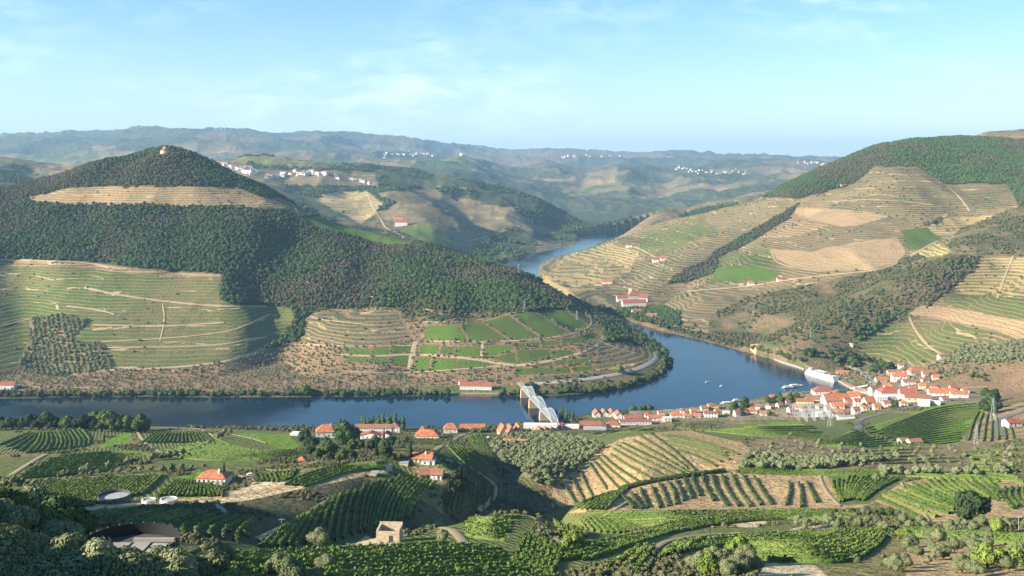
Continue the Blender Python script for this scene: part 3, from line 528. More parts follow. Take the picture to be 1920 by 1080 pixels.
def stuff_scatter(name, pts, src, smin, smax, label, cat, seed):
    pts = np.array(pts, float); rr = np.random.default_rng(seed); n_ = len(pts)
    me = bpy.data.meshes.new(name); me.vertices.add(n_); me.vertices.foreach_set('co', pts.astype(np.float32).ravel())
    a = me.attributes.new('siz', 'FLOAT', 'POINT'); a.data.foreach_set('value', rr.uniform(smin, smax, n_).astype(np.float32))
    a = me.attributes.new('yaw', 'FLOAT_VECTOR', 'POINT'); y = np.zeros((n_,3), np.float32); y[:,2] = rr.uniform(0, 6.28, n_); a.data.foreach_set('vector', y.ravel())
    o = bpy.data.objects.new(name, me); COL.objects.link(o); tag(o, label, cat, kind='stuff')
    g = bpy.data.node_groups.new(name, 'GeometryNodeTree'); g.interface.new_socket('Geometry', in_out='INPUT', socket_type='NodeSocketGeometry'); g.interface.new_socket('Geometry', in_out='OUTPUT', socket_type='NodeSocketGeometry')
    N_ = g.nodes.new; K = g.links.new; gi = N_('NodeGroupInput'); go = N_('NodeGroupOutput'); ip = N_('GeometryNodeInstanceOnPoints'); oi = N_('GeometryNodeObjectInfo'); oi.transform_space = 'ORIGINAL'; oi.inputs['As Instance'].default_value = True; oi.inputs['Object'].default_value = src
    s1 = N_('GeometryNodeInputNamedAttribute'); s1.data_type = 'FLOAT'; s1.inputs['Name'].default_value = 'siz'; s2 = N_('GeometryNodeInputNamedAttribute'); s2.data_type = 'FLOAT_VECTOR'; s2.inputs['Name'].default_value = 'yaw'
    er = N_('FunctionNodeEulerToRotation'); K(s2.outputs['Attribute'], er.inputs[0]); K(gi.outputs[0], ip.inputs['Points']); K(oi.outputs['Geometry'], ip.inputs['Instance']); K(er.outputs[0], ip.inputs['Rotation']); K(s1.outputs['Attribute'], ip.inputs['Scale']); K(ip.outputs[0], go.inputs[0])
    md = o.modifiers.new('scatter', 'NODES'); md.node_group = g; print(name, n_); return o
def grid_mesh(name, X, Y, Z):
    nr, nc = X.shape
    me = bpy.data.meshes.new(name)
    me.vertices.add(nr*nc); me.vertices.foreach_set('co', np.stack([X,Y,Z],-1).astype(np.float32).ravel())
    idx = np.arange(nr*nc, dtype=np.int32).reshape(nr, nc)
    q = np.stack([idx[:-1,:-1], idx[:-1,1:], idx[1:,1:], idx[1:,:-1]], -1).reshape(-1,4)
    nq = len(q); me.loops.add(nq*4); me.loops.foreach_set('vertex_index', q.ravel())
    me.polygons.add(nq); me.polygons.foreach_set('loop_start', np.arange(nq, dtype=np.int32)*4)
    me.polygons.foreach_set('use_smooth', np.ones(nq, bool))
    me.update(calc_edges=True); return me
ME = grid_mesh('hills', X, Y, Z)
for nm, tp, ar in (('ca','FLOAT_COLOR',colA), ('cb','FLOAT_COLOR',colB), ('phase','FLOAT',phase), ('bank','FLOAT',bank)):
    at_ = ME.attributes.new(nm, tp, 'POINT'); at_.data.foreach_set('color' if tp == 'FLOAT_COLOR' else 'value', ar.astype(np.float32).ravel())
ME.materials.append(groundmat())
hills = bpy.data.objects.new('hills', ME); COL.objects.link(hills); hills['kind'] = 'structure'
def watermat():
    m = bpy.data.materials.new('water'); m.use_nodes = True; nt = m.node_tree; b = nt.nodes['Principled BSDF']; N_ = nt.nodes.new; K = nt.links.new
    b.inputs['Base Color'].default_value = (.003,.016,.036,1); b.inputs['Roughness'].default_value = .12; b.inputs['IOR'].default_value = 1.33
    g = N_('ShaderNodeNewGeometry'); n = N_('ShaderNodeTexNoise'); n.inputs['Scale'].default_value = .25; n.inputs['Detail'].default_value = 4; K(g.outputs['Position'], n.inputs['Vector'])
    n2 = N_('ShaderNodeTexNoise'); n2.inputs['Scale'].default_value = .012; K(g.outputs['Position'], n2.inputs['Vector'])
    mr = N_('ShaderNodeMapRange'); mr.inputs[1].default_value = .4; mr.inputs[2].default_value = .62; mr.inputs[3].default_value = .04; mr.inputs[4].default_value = .14; K(n2.outputs['Fac'], mr.inputs[0]); K(mr.outputs[0], b.inputs['Roughness'])
    sx = N_('ShaderNodeSeparateXYZ'); K(g.outputs['Position'], sx.inputs[0]); wr = N_('ShaderNodeMapRange'); K(sx.outputs[0], wr.inputs[0]); wr.inputs[1].default_value = 30; wr.inputs[2].default_value = 230; wr.inputs[3].default_value = .07; wr.inputs[4].default_value = .6
    bp = N_('ShaderNodeBump'); K(wr.outputs[0], bp.inputs['Strength']); bp.inputs['Distance'].default_value = .4; K(n.outputs['Fac'], bp.inputs['Height']); K(bp.outputs[0], b.inputs['Normal']); return m
wme = bpy.data.meshes.new('river'); wme.from_pydata([(-3000,1000,0),(3000,1000,0),(3000,5200,0),(-3000,5200,0)], [], [(0,1,2,3)]); wme.materials.append(watermat())
ro = bpy.data.objects.new('river', wme); COL.objects.link(ro); ro['kind'] = 'structure'
# ------------------------------------------------------------------ tracks and roads: ribbons laid on the ground
def dens(pts, step=3.):
    out = []
    for (a, b), (c, d) in zip(pts[:-1], pts[1:]):
        n = max(1, int(math.hypot(c-a, d-b)/step)); out += [(a+(c-a)*i/n, b+(d-b)*i/n) for i in range(n)]
    return out+[pts[-1]]
def smooth(pts, it=2):
    for _ in range(it):
        if len(pts) < 3: return pts
        o = [pts[0]]
        for p, q in zip(pts[:-1], pts[1:]): o += [(p[0]*.75+q[0]*.25, p[1]*.75+q[1]*.25), (p[0]*.25+q[0]*.75, p[1]*.25+q[1]*.75)]
        pts = o+[pts[-1]]
    return pts
def ground_line(px, dmin, dmax, step=3., jump=.07):
    g = [hit(u, v, dmin) for u, v in dens(smooth(px), step)]; runs = [[]]
    for p in g:
        if p is None or p[1] > dmax: 
            if runs[-1]: runs.append([])
            continue
        if runs[-1] and abs(p[1]-runs[-1][-1][1]) > max(14, jump*p[1]): runs.append([])
        runs[-1].append(p)
    return [r for r in runs if len(r) > 2]
def ribbon(name, px, w, mat_, dmin=55, dmax=9e9, kind='structure', dz=None):
    v = []; f = []
    for r in ground_line(px, dmin, dmax):
        a = np.array(r); t = np.gradient(a, axis=0); t /= np.linalg.norm(t, axis=1)[:,None]+1e-9; nrm = np.stack([-t[:,1], t[:,0]], 1)
        for k in range(1, len(a)-1): nrm[k] = nrm[k-1:k+2].mean(0)
        k0 = len(v); d = a[:,1].mean(); off = dz if dz is not None else .25+d/2600
        cols = [-.5,-.17,.17,.5]
        for i in range(len(a)):
            for c in cols: p = a[i]+nrm[i]*w*c; v.append((p[0], p[1], float(gz(p[0], p[1]))+off*(1 if abs(c) < .3 else .55)))
        for i in range(len(a)-1):
            for c in range(3): b = k0+i*4+c; f.append((b, b+1, b+5, b+4))
    if f: o = mk(name, v, f, mat_, smooth=True); o['kind'] = kind; return o
for px, w in [([(0,487),(60,489),(140,491),(190,497),(205,503)],6),([(165,541),(230,555),(330,568),(415,575),(500,575)],5),([(0,613),(60,597)],4),([(175,609),(300,613),(420,605)],5),([(125,574),(190,582),(215,590)],4),([(190,641),(330,634),(430,622),(470,608),(505,590)],4),
  ([(200,652),(400,650),(500,632)],4),([(180,695),(260,693),(340,688),(420,680),(480,663),(502,652)],6),([(0,724),(100,727),(230,728)],4),([(560,738),(700,737),(860,738),(975,738)],5),([(793,604),(880,604),(940,591),(990,582),(1085,572),(1102,588),(1114,610),(1080,627),(1010,636),(940,641),(800,640)],4),
  ([(636,664),(700,669),(780,664),(850,669),(905,676),(965,687),(1020,680),(1080,666),(1110,654),(1130,640),(1134,620),(1118,610)],6),([(906,640),(904,660),(903,675)],5),([(572,527),(600,537),(618,547),(680,553),(740,562)],6),([(560,645),(640,650),(780,648)],4),([(575,590),(600,600),(700,610)],3),([(780,640),(772,668),(768,695)],8),
  ([(785,575),(860,600)],4),([(1125,640),(1160,655),(1200,665)],3),([(650,697),(760,700),(900,690),(960,684)],3),([(300,640),(310,600),(305,570)],2.5),([(540,376),(556,392),(562,408)],4)]:
    ribbon('path', px, w, MDIRT, 1250, 2500)
for px, w in [([(690,365),(702,395),(716,412),(720,426),(742,436),(760,447)],8),([(600,382),(650,380),(690,388)],6),([(880,452),(910,445),(950,432),(975,424)],7),([(998,420),(998,407),(1003,402)],7),([(850,455),(880,462),(905,470)],6),([(560,410),(600,395),(640,392)],5),([(820,350),(860,352),(890,356)],6),([(950,360),(965,352)],9)]: ribbon('path', px, w, MDIRT, 2600, 6000)
for px, w in [([(1115,575),(1180,592),(1250,609),(1370,633),(1420,652)],5),([(1190,463),(1215,474),(1235,487),(1252,486)],5),([(1150,553),(1190,570),(1250,590),(1290,602)],6),([(1290,546),(1400,538),(1470,526),(1560,515),(1640,508),(1690,492),(1738,462),(1758,452)],6),([(1560,378),(1650,373),(1780,388)],5),
  ([(1776,349),(1800,370),(1818,396)],5),([(1704,592),(1716,620),(1740,650),(1772,668)],4),([(1160,520),(1180,535),(1200,530),(1230,510)],5),([(1480,412),(1560,392),(1640,400)],3),([(1310,545),(1345,541)],5),([(1900,480),(1880,530),(1870,560)],4),([(1445,467),(1456,498),(1540,510)],3),([(1740,745),(1800,735),(1850,742)],6),([(1700,700),(1720,718),(1740,735)],5)]: ribbon('path', px, w, MDIRT, 1300, 4300)
ribbon('railway', [(1590,686),(1618,698),(1636,715),(1640,735),(1632,748)], 9, MCONC, 1200, 1600); 0
def quay(px, w):
    a = np.array([onwater(u, v) for u, v in px]); t = np.gradient(a, axis=0); t /= np.linalg.norm(t, axis=1)[:,None]; n = np.stack([-t[:,1], t[:,0]], 1)
    if (n.mean(0) @ np.array([.6,.8])) < 0: n = -n
    i = a-n*2.5; o = a+n*w; v = []; f = []
    for k in range(len(a)): v += [(*i[k],-2), (*i[k],2.3), (*o[k],2.3), (*o[k],-1)]
    for k in range(len(a)-1): b = 4*k; f += [(b,b+1,b+5,b+4), (b+1,b+2,b+6,b+5), (b+2,b+3,b+7,b+6)]
    f += [(0,1,2,3), (len(v)-1,len(v)-2,len(v)-3,len(v)-4)]; q = mk('pavement', v, f, MCONC); q['kind'] = 'structure'
quay([(1414,660),(1440,669),(1470,681),(1500,690),(1510,694)], 9); quay([(1560,708),(1580,719),(1604,733),(1636,741)], 18)
ribbon('road', [(978,722),(1080,714),(1150,704),(1200,691),(1232,674),(1229,660),(1214,648)], 8, MCONC, 1250, 2300)
ribbon('road', [(1603,807),(1613,799),(1606,790),(1625,783),(1660,774),(1700,765),(1730,760)], 7.5, MASPH, 600, 1500); ribbon('road', [(1880,818),(1871,797),(1880,784),(1906,775),(1960,770)], 8, MASPH, 600, 1500)
for px, w in [([(819,859),(869,869),(910,894),(932,913),(924,938),(897,958)],4),([(905,806),(870,814),(850,825),(815,843),(806,856)],5),([(482,1012),(560,975),(600,950),(622,932)],3),([(1537,888),(1540,905),(1551,925),(1576,950)],2.5),([(1690,905),(1700,925),(1725,950),(1742,978)],2),
  ([(1900,832),(1882,850),(1886,872)],4),([(1202,1077),(1217,1037),(1250,1013),(1315,1003),(1400,1000)],3),([(965,966),(1005,970),(1022,995),(1050,1018)],3),([(255,806),(272,832),(298,846),(310,856)],4),([(330,803),(380,804),(402,820)],4),([(425,813),(470,822),(500,832)],3),([(440,888),(470,900),(480,908)],4),([(18,893),(60,866),(86,852)],4),
  ([(794,988),(841,991),(856,1002),(870,1020)],4),([(1250,880),(1330,893),(1480,900)],1.5),([(1250,792),(1150,808),(1120,820)],3),([(1870,790),(1860,770),(1850,755)],4),([(60,985),(110,962),(200,955),(300,965)],3),([(480,880),(520,883),(560,880),(600,862),(650,852)],3.5),([(1180,940),(1080,1000),(1040,1025)],2),([(1455,1000),(1520,990)],3),([(1340,990),(1300,975)],2),
  ([(1900,905),(1860,908),(1800,905)],3),([(1310,770),(1400,775),(1500,783),(1600,783)],5),([(0,845),(40,835),(70,835)],3),([(97,900),(200,893),(310,889)],3),([(600,815),(760,812),(830,812)],5),([(120,804),(240,801),(330,802)],3)]: ribbon('path', px, w*.72, MDIRT, 100, 1300)
# ------------------------------------------------------------------ vine rows: real hedges along the ground
ORD = 'first second third fourth fifth sixth seventh eighth ninth tenth eleventh twelfth thirteenth fourteenth fifteenth sixteenth seventeenth eighteenth nineteenth twentieth'.split()
def ordw(i): return ORD[i] if i < 20 else (['twenty','thirty'][(i+1)//10-2]+('-'+ORD[(i+1)%10-1] if (i+1) % 10 else 'th'))
def resamp(pts, n):
    a = np.array(smooth(pts, 2), float); s = np.r_[0, np.cumsum(np.linalg.norm(np.diff(a, axis=0), axis=1))]; t = np.linspace(0, s[-1], n)
    return np.stack([np.interp(t, s, a[:,0]), np.interp(t, s, a[:,1])], 1)
def hedge(a, h=1.5, w=.55, step=.55, seed=0, leaves=6):
    a = np.array(a); s = np.r_[0, np.cumsum(np.linalg.norm(np.diff(a, axis=0), axis=1))]
    if s[-1] < 4: return None
    n = max(4, int(s[-1]/step)); t = np.linspace(0, s[-1], n); p = np.stack([np.interp(t, s, a[:,0]), np.interp(t, s, a[:,1])], 1)
    tg = np.gradient(p, axis=0); tg /= np.linalg.norm(tg, axis=1)[:,None]+1e-9; nr = np.stack([-tg[:,1], tg[:,0]], 1); z = gz(p[:,0], p[:,1]); rr = np.random.default_rng(seed)
    prof = np.array([(-.8,-.25),(-1,.45),(-.6,.95),(.0,1.05),(.6,.95),(1,.45),(.8,-.25)])
    k = np.convolve(rr.uniform(.5,1.3,n+4), np.ones(3)/3, 'same')[2:-2]; hh = .74*h*(.65+.4*k)*rr.uniform(.85,1.12,n); gap = rr.random(n) < .035; hh[gap] *= .35
    v = np.zeros((n,7,3)); off = .68*w*prof[None,:,0]*(.7+.45*k[:,None])*rr.uniform(.75,1.25,(n,7))
    v[:,:,0] = p[:,0:1]+nr[:,0:1]*off; v[:,:,1] = p[:,1:2]+nr[:,1:2]*off; v[:,:,2] = z[:,None]+hh[:,None]*prof[None,:,1]*rr.uniform(.88,1.1,(n,7))
    i = np.arange(n-1)[:,None]*7; j = np.arange(6)[None]; q = np.stack([i+j, i+j+1, i+j+8, i+j+7], -1).reshape(-1,4); v = v.reshape(-1,3)
    m = int(s[-1]*leaves)
    if m:
        b = rr.integers(0, n, m); c = np.stack([p[b,0]+nr[b,0]*rr.uniform(-1,1,m)*w*.8, p[b,1]+nr[b,1]*rr.uniform(-1,1,m)*w*.8, z[b]+hh[b]*rr.uniform(.35,1.2,m)], 1)+rr.uniform(-.25,.25,(m,3))
        t1 = rr.normal(size=(m,3)); t1 /= np.linalg.norm(t1, axis=1)[:,None]; t2 = np.cross(t1, rr.normal(size=(m,3))); t2 /= np.linalg.norm(t2, axis=1)[:,None]; sz = rr.uniform(.14,.36,(m,1))
        lv = np.stack([c-t1*sz, c+t2*sz, c+t1*sz, c-t2*sz], 1).reshape(-1,3); k0 = len(v); v = np.vstack([v, lv]); q = np.vstack([q, k0+np.arange(m*4).reshape(m,4)])
    return v, q
def fastmesh(name, v, q, mat_):
    me = bpy.data.meshes.new(name); me.vertices.add(len(v)); me.vertices.foreach_set('co', v.astype(np.float32).ravel()); me.loops.add(len(q)*4); me.loops.foreach_set('vertex_index', q.astype(np.int32).ravel())
    me.polygons.add(len(q)); me.polygons.foreach_set('loop_start', np.arange(len(q), dtype=np.int32)*4); me.update(calc_edges=True); me.materials.append(mat_); return me
NROW = [0]; EXTRA = []
def rows(desc, fromwhere, guides, counts, d0, d1, h=1.5, w=.55, matk='vine', indiv=True, ends=.07):
    out = []; G_ = [resamp(g, 24) for g in guides]
    for k, c in enumerate(counts):
        for i in range(c): t = i/c; out.append(G_[k]*(1-t)+G_[k+1]*t)
    out.append(G_[-1]); idx = 0
    for r in out:
        e0, e1 = random.uniform(0, ends), random.uniform(0, ends); r = resamp([tuple(x) for x in r], 30); r = r[int(e0*30):30-int(e1*30)]
        for run in sorted(ground_line([tuple(x) for x in r], d0, d1, 1.5, .05), key=len)[-1:]:
            a = np.array(run)
            for _ in range(4):
                if len(a) > 6: a[1:-1] = (a[:-2]+2*a[1:-1]+a[2:])/4
            hd = hedge(a, h, w, .55, NROW[0], 10)
            if hd is None: continue
            NROW[0] += 1
            if not indiv: EXTRA.append(hd); continue
            o = bpy.data.objects.new('vine_row', fastmesh('vine_row', *hd, ML[matk])); COL.objects.link(o)
            tag(o, '%s vine row from the %s %s' % (ordw(idx), fromwhere, desc), 'vine row', 'vine rows '+desc); idx += 1
rows('on the curved terraces behind the black fence', 'left', [[(200,958),(175,966),(158,976),(160,985)],[(325,958),(278,969),(250,985),(256,994)],[(397,961),(340,976),(314,987),(318,998)],[(482,975),(455,990),(440,1005),(445,1018)]], [6,4,5], 230, 430, 1.7, .7, 'vine')
rows('on the steep shaded slope below the farmhouse', 'left', [[(545,982),(515,1005),(490,1026)],[(600,950),(575,985),(552,1028)],[(640,926),(625,960),(612,1018)],[(700,905),(680,940),(675,1004)],[(765,890),(725,930),(708,990)],[(792,890),(752,930),(737,988)],[(812,908),(776,943),(765,970)]], [4,3,4,5,3,4], 240, 520, 1.8, .75, 'vine')
rows('at the dark gully mouth', 'left', [[(900,925),(893,958)],[(940,905),(932,958)],[(985,915),(990,960)],[(1030,932),(1045,952)]], [3,3,3], 350, 800, 1.4, .5)
rows('on the terraces under the riverside road', 'left', [[(835,832),(862,862),(900,898)],[(865,818),(890,845),(925,882)],[(900,814),(912,840),(925,862)]], [7,6], 450, 1050, 1.5, .6)
rows('on the upper tan terraced hill', 'left', [[(1050,906),(1063,919),(1079,944)],[(1085,882),(1098,908),(1112,934)],[(1103,868),(1122,893),(1142,924)],[(1127,852),(1154,876),(1204,908)],[(1146,840),(1196,869),(1256,899)],[(1165,830),(1215,855),(1287,891)],[(1213,809),(1262,844),(1306,886)]], [2,1,3,2,2,3], 560, 1000, 1.6, .72, 'rowvine', ends=.12)
rows('on the shoulder of the upper tan hill', 'top', [[(1228,815),(1305,824),(1385,853)],[(1246,828),(1320,842),(1372,864)],[(1265,842),(1312,858),(1352,880)]], [3,2], 560, 1000, 1.6, .72, 'rowvine', ends=.15)
rows('at the left end of the lower tan spur', 'left', [[(1146,926),(1110,942),(1075,957)],[(1160,921),(1135,940),(1108,958)],[(1178,916),(1155,935),(1135,957)]], [3,3], 420, 640, 1.6, .7)
rows('across the lower tan spur', 'left', [[(1165,930),(1178,943),(1190,955)],[(1201,916),(1205,932),(1217,955)],[(1221,911),(1228,930),(1238,953)],[(1249,904),(1262,920),(1268,947)],[(1299,892),(1300,905),(1313,932)],[(1335,889),(1340,915),(1365,952)],[(1372,890),(1380,915),(1409,953)],[(1412,892),(1425,915),(1447,947)]], [2,1,2,3,2,2,2], 420, 660, 1.6, .72, 'rowvine')
rows('on the brown slope right of the tan spur', 'left', [[(1480,905),(1482,920),(1474,950)],[(1497,906),(1503,922),(1503,952)],[(1513,905),(1520,920),(1532,943)]], [1,1], 380, 640, 1.6, .7, 'rowvine')
rows('on the fan shaped green vineyard', 'left', [[(1560,899),(1563,920),(1578,944)],[(1601,892),(1592,912),(1588,940)],[(1640,894),(1612,915),(1607,938)],[(1684,899),(1650,915),(1618,940)]], [4,4,5], 370, 640, 1.5, .7)
rows('on the brown terraces left of the big dark tree', 'left', [[(1646,936),(1690,955),(1735,979)],[(1665,924),(1727,948),(1785,966)],[(1700,912),(1745,935),(1793,953)],[(1737,899),(1748,914),(1800,940)],[(1790,896),(1797,909),(1852,941)],[(1850,896),(1857,905),(1876,926)]], [2,3,3,4,4], 320, 620, 1.6, .75)
rows('on the sweeping bottom right terraces', 'top', [[(1585,991),(1560,1010),(1480,1016),(1380,1008)],[(1620,992),(1585,1020),(1500,1028),(1380,1022)],[(1648,993),(1607,1028),(1540,1040),(1400,1034)],[(1670,998),(1632,1040),(1580,1060),(1420,1050)]], [4,3,3], 150, 420, 1.4, .5)
rows('on the rounded terrace right of the sandy bend', 'left', [[(1032,970),(1047,990),(1064,1014)],[(1082,972),(1097,990),(1108,1008)],[(1132,975),(1147,985),(1166,1003)],[(1166,978),(1180,986),(1198,996)]], [5,5,4], 230, 460, 1.6, .65)
rows('beside the curving bottom track', 'left', [[(1145,1066),(1180,1045),(1200,1028)],[(1190,1078),(1212,1045),(1226,1028)]], [2], 120, 400, 1.6, .7)
rows('right of the curving track at the bottom', 'left', [[(1240,1052),(1255,1032),(1277,1018)],[(1282,1036),(1296,1021),(1322,1011)]], [3], 120, 400, 1.6, .7)
rows('on the sunny crest behind the ruin', 'top', [[(872,972),(915,975),(980,970)],[(873,985),(915,997),(965,990)],[(870,1004),(905,1012),(950,1016)]], [4,4], 200, 420, 1.2, .5, ends=.15)
rows('in the green block left of the round tank', 'left', [[(97,903),(60,935),(28,968)],[(150,899),(110,930),(75,968)],[(220,896),(180,925),(140,957)],[(305,891),(290,905),(262,930)]], [7,9,11], 300, 640, 1.5, .6)
rows('on the contour knoll at the left edge', 'left', [[(0,835),(35,820),(58,812)],[(50,850),(70,830),(76,811)],[(100,845),(110,828),(99,808)],[(140,842),(140,825),(126,806)],[(166,835),(168,822),(152,806)]], [4,4,4,3], 450, 1050, 1.6, .8)
rows('in the foreground below the ruin', 'top', [[(430,1046),(600,1036),(760,1028),(870,1022)],[(400,1062),(600,1052),(800,1040),(960,1034)],[(420,1140),(640,1125),(860,1110),(1060,1095)]], [3,9], 90, 330, 1.6, .6)
rows('right of the white farmhouse', 'left', [[(478,890),(484,903)],[(520,884),(530,905)],[(556,880),(545,898)]], [5,4], 380, 800, 1.4, .5)
rows('in the strip under the garden wall', 'top', [[(440,856),(520,852),(600,846)],[(440,864),(520,862),(600,856)]], [4], 450, 900, 1.4, .5)
rows('on the band above the bottom right terraces', 'top', [[(1200,1000),(1290,975),(1420,962),(1560,958)],[(1240,1004),(1340,985),(1440,975),(1570,970)]], [6], 250, 460, 1.5, .6)
rows('below the rounded terrace', 'top', [[(1040,1030),(1120,1020),(1210,1000),(1300,992)],[(1060,1060),(1120,1046),(1180,1025),(1260,1000)]], [4], 120, 420, 1.3, .5, ends=.2)
rows('on the long green band under the tan spur', 'top', [[(1060,963),(1300,961),(1500,957),(1640,962)],[(1190,988),(1330,978),(1500,972),(1640,984)]], [5], 250, 520, 1.3, .5, ends=.12)
rows('on the shaded slope right of the dark trees', 'left', [[(850,925),(838,962)],[(893,905),(885,955)]], [5], 350, 800, 1.4, .5)
rows('above the right hand terraces', 'top', [[(1700,887),(1800,892),(1880,898)],[(1700,894),(1790,900),(1870,907)]], [3], 350, 700, 1.5, .6)
rows('on the bright band below the big dark tree', 'top', [[(1690,990),(1800,1000),(1930,1007)],[(1700,1004),(1800,1013),(1930,1024)]], [4], 200, 450, 1.5, .6)
rows('along the foot of the upper tan hill', 'top', [[(1045,957),(1120,930),(1200,906),(1290,892),(1370,882)],[(1050,960),(1122,934),(1203,909),(1292,894),(1372,884)]], [1], 400, 720, 2.0, .9, 'rowvine')
rows('between the two sandy bends', 'left', [[(985,1000),(975,1035),(955,1065)],[(1052,1028),(1045,1055),(1028,1090)]], [7], 120, 400, 1.3, .5)
rows('inside the bend of the bottom track', 'top', [[(1330,1008),(1450,1002),(1570,996)],[(1290,1034),(1400,1018),(1540,1012)]], [4], 150, 420, 1.3, .5)
rows('on the brown slope under the twin cottages', 'top', [[(1560,850),(1650,846),(1760,842)],[(1560,872),(1680,870),(1800,866)]], [4], 450, 900, 1.2, .5, 'rowvine', ends=.25)
rows('on the scalloped slope at the right edge', 'left', [[(1885,915),(1880,935),(1900,955)],[(1935,905),(1925,930),(1950,950)]], [4], 320, 620, 1.4, .6, ends=.1)
print('vine rows', NROW[0])
rows('', '', [[(400,822),(470,848),(560,846)],[(290,850),(380,866),(480,860)]], [14], 400, 1100, indiv=False); rows('', '', [[(265,832),(300,806)],[(400,830),(375,806)]], [16], 500, 1100, indiv=False)
rows('', '', [[(100,858),(200,848),(288,850)],[(20,900),(120,892),(200,884)]], [11], 400, 1000, indiv=False); rows('', '', [[(1560,826),(1600,812),(1640,800)],[(1540,836),(1600,840),(1680,836)]], [8], 600, 1000, indiv=False)
rows('', '', [[(1380,880),(1500,884),(1700,882)],[(1380,888),(1500,892),(1640,894)]], [4], 450, 700, indiv=False); rows('', '', [[(1815,828),(1825,790),(1835,772)],[(1900,828),(1895,800),(1885,790)]], [6], 600, 1200, indiv=False); rows('', '', [[(1870,845),(1800,850)],[(1920,905),(1850,893)]], [7], 450, 800, indiv=False)
rows('', '', [[(1100,817),(1220,792),(1320,776),(1480,772)],[(1290,803),(1420,820),(1560,822)]], [14], 700, 1150, indiv=False); rows('', '', [[(1640,812),(1700,786),(1760,764),(1838,757)],[(1700,836),(1760,834),(1800,828)]], [16], 650, 1200, indiv=False)
rows('', '', [[(700,875),(640,872),(570,892),(535,910)],[(728,880),(650,884),(600,905),(570,914)]], [4], 400, 800, indiv=False); rows('', '', [[(298,932),(332,900)],[(418,932),(400,905)]], [14], 300, 700, indiv=False); rows('', '', [[(0,930),(0,955)],[(35,930),(20,965)]], [6], 300, 700, indiv=False)
vv = []; qq = []; k0 = 0
for v_, q_ in EXTRA: vv.append(v_); qq.append(q_+k0); k0 += len(v_)
o = bpy.data.objects.new('vineyard_foliage', fastmesh('vineyard_foliage', np.vstack(vv), np.vstack(qq), ML['vine'])); COL.objects.link(o); tag(o, 'dense green vines of the flatter vineyards by the village', 'vines', kind='stuff')
# ------------------------------------------------------------------ trees one can tell apart
def grove(key, poly, n, label, group, d0, d1, smin=.8, smax=1.2, mind=None, cat='tree'):
    p = np.array(poly, float); lo, hi = p.min(0), p.max(0); put = []; tries = 0; md = mind or 3.
    while len(put) < n and tries < n*60:
        tries += 1; u = random.uniform(lo[0], hi[0]); v = random.uniform(lo[1], hi[1])
        if not inpoly(np.array([u]), np.array([v]), p)[0]: continue
        h = hit(u, v, d0)
        if not h or h[1] > d1 or any((h[0]-a)**2+(h[1]-b)**2 < md*md for a, b in put): continue
        put.append(h); tree(random.choice(key) if isinstance(key, tuple) else key, (h[0], h[1], float(gz(*h))), random.uniform(smin, smax), label, group, cat)
def avenue(key, px, n, label, group, d0, d1, smin=.8, smax=1.2, jit=3., cat='tree'):
    r = resamp(px, n)
    for u, v in r:
        h = hit(u+random.uniform(-jit,jit), v+random.uniform(-jit,jit)*.5, d0)
        if h and h[1] < d1: (0 if d0 == 1300 and (852 < u < 932 or u < 32) else tree(random.choice(key) if isinstance(key, tuple) else key, (h[0], h[1], float(gz(*h))), random.uniform(smin, smax), label, group, cat))
def one(key, u, v, d0, s, label, cat='tree'): return tree(key, at(u, v, d0), s, label, None, cat)
grove('olive_big', [(-60,1085),(10,1040),(130,1048),(150,1098),(330,1100),(380,1085),(400,1120),(300,1190),(-60,1190)], 40, 'grey-green olive tree in the dense wood at the bottom left corner', 'olive trees in the bottom left wood', 60, 185, .75, 1.15, 3.4)
grove(('oak_big','olive_big'), [(-60,1035),(-60,1003),(120,1012),(140,1030),(60,1045)], 14, 'taller dark tree at the top of the bottom left wood', 'dark trees at the top of the bottom left wood', 60, 260, .9, 1.25, 3.5)
grove(('olive_big','lime','bush_big'), [(330,1075),(420,1060),(640,1072),(700,1100),(330,1130)], 14, 'shrub among the dark vines at the bottom edge', 'shrubs at the bottom edge', 60, 240, .4, .8, 3, 'shrub')
grove('olive_big', [(1660,1085),(1640,1040),(1760,1010),(1800,1000),(1930,1010),(1960,1085)], 30, 'round olive tree on the stony slope at the bottom right corner', 'olive trees in the bottom right corner', 60, 420, .42, .75, 4)
grove(('olive_big','bush_big'), [(1300,1085),(1290,1050),(1380,1030),(1440,1060),(1460,1085)], 14, 'olive bush on the dry bank at the bottom centre right', 'olive bushes on the dry bank', 60, 300, .5, .85, 3)
grove('olive_big', [(1460,985),(1640,962),(1760,985),(1900,985),(1960,1000),(1700,1000),(1500,992)], 28, 'olive tree in the hedge line behind the bottom right terraces', 'olive trees behind the bottom right terraces', 200, 520, .42, .75, 4)
grove('olive', [(1640,903),(1700,893),(1930,893),(1930,887),(1660,886)], 18, 'olive tree in the row above the right hand terraces', 'olive trees above the right hand terraces', 380, 700, .8, 1.3, 5)
grove('olive', [(1410,838),(1480,815),(1560,835),(1700,835),(1900,845),(1930,884),(1700,882),(1500,884),(1400,876)], 120, 'olive tree on the brown slope below the green fields', 'olive trees on the brown slope', 450, 1000, .5, .9, 8)
avenue(('olive','bush'), [(0,912),(90,905),(125,891),(180,880),(250,869),(347,855),(361,847),(389,833),(430,813)], 52, 'grey olive tree in the hedgerow winding between the left vineyards', 'olive trees in the left hedgerow', 350, 1150, .7, 1.1)
avenue(('olive','bush'), [(0,985),(25,960),(60,920),(90,905)], 16, 'olive tree in the hedgerow left of the striped vineyard', 'olive trees in the hedgerow by the striped vineyard', 300, 700, .6, 1.)
avenue('olive', [(130,893),(210,888),(290,884),(380,876)], 14, 'small olive tree edging the track above the striped vineyard', 'small olives edging the track', 350, 900, .5, .8)
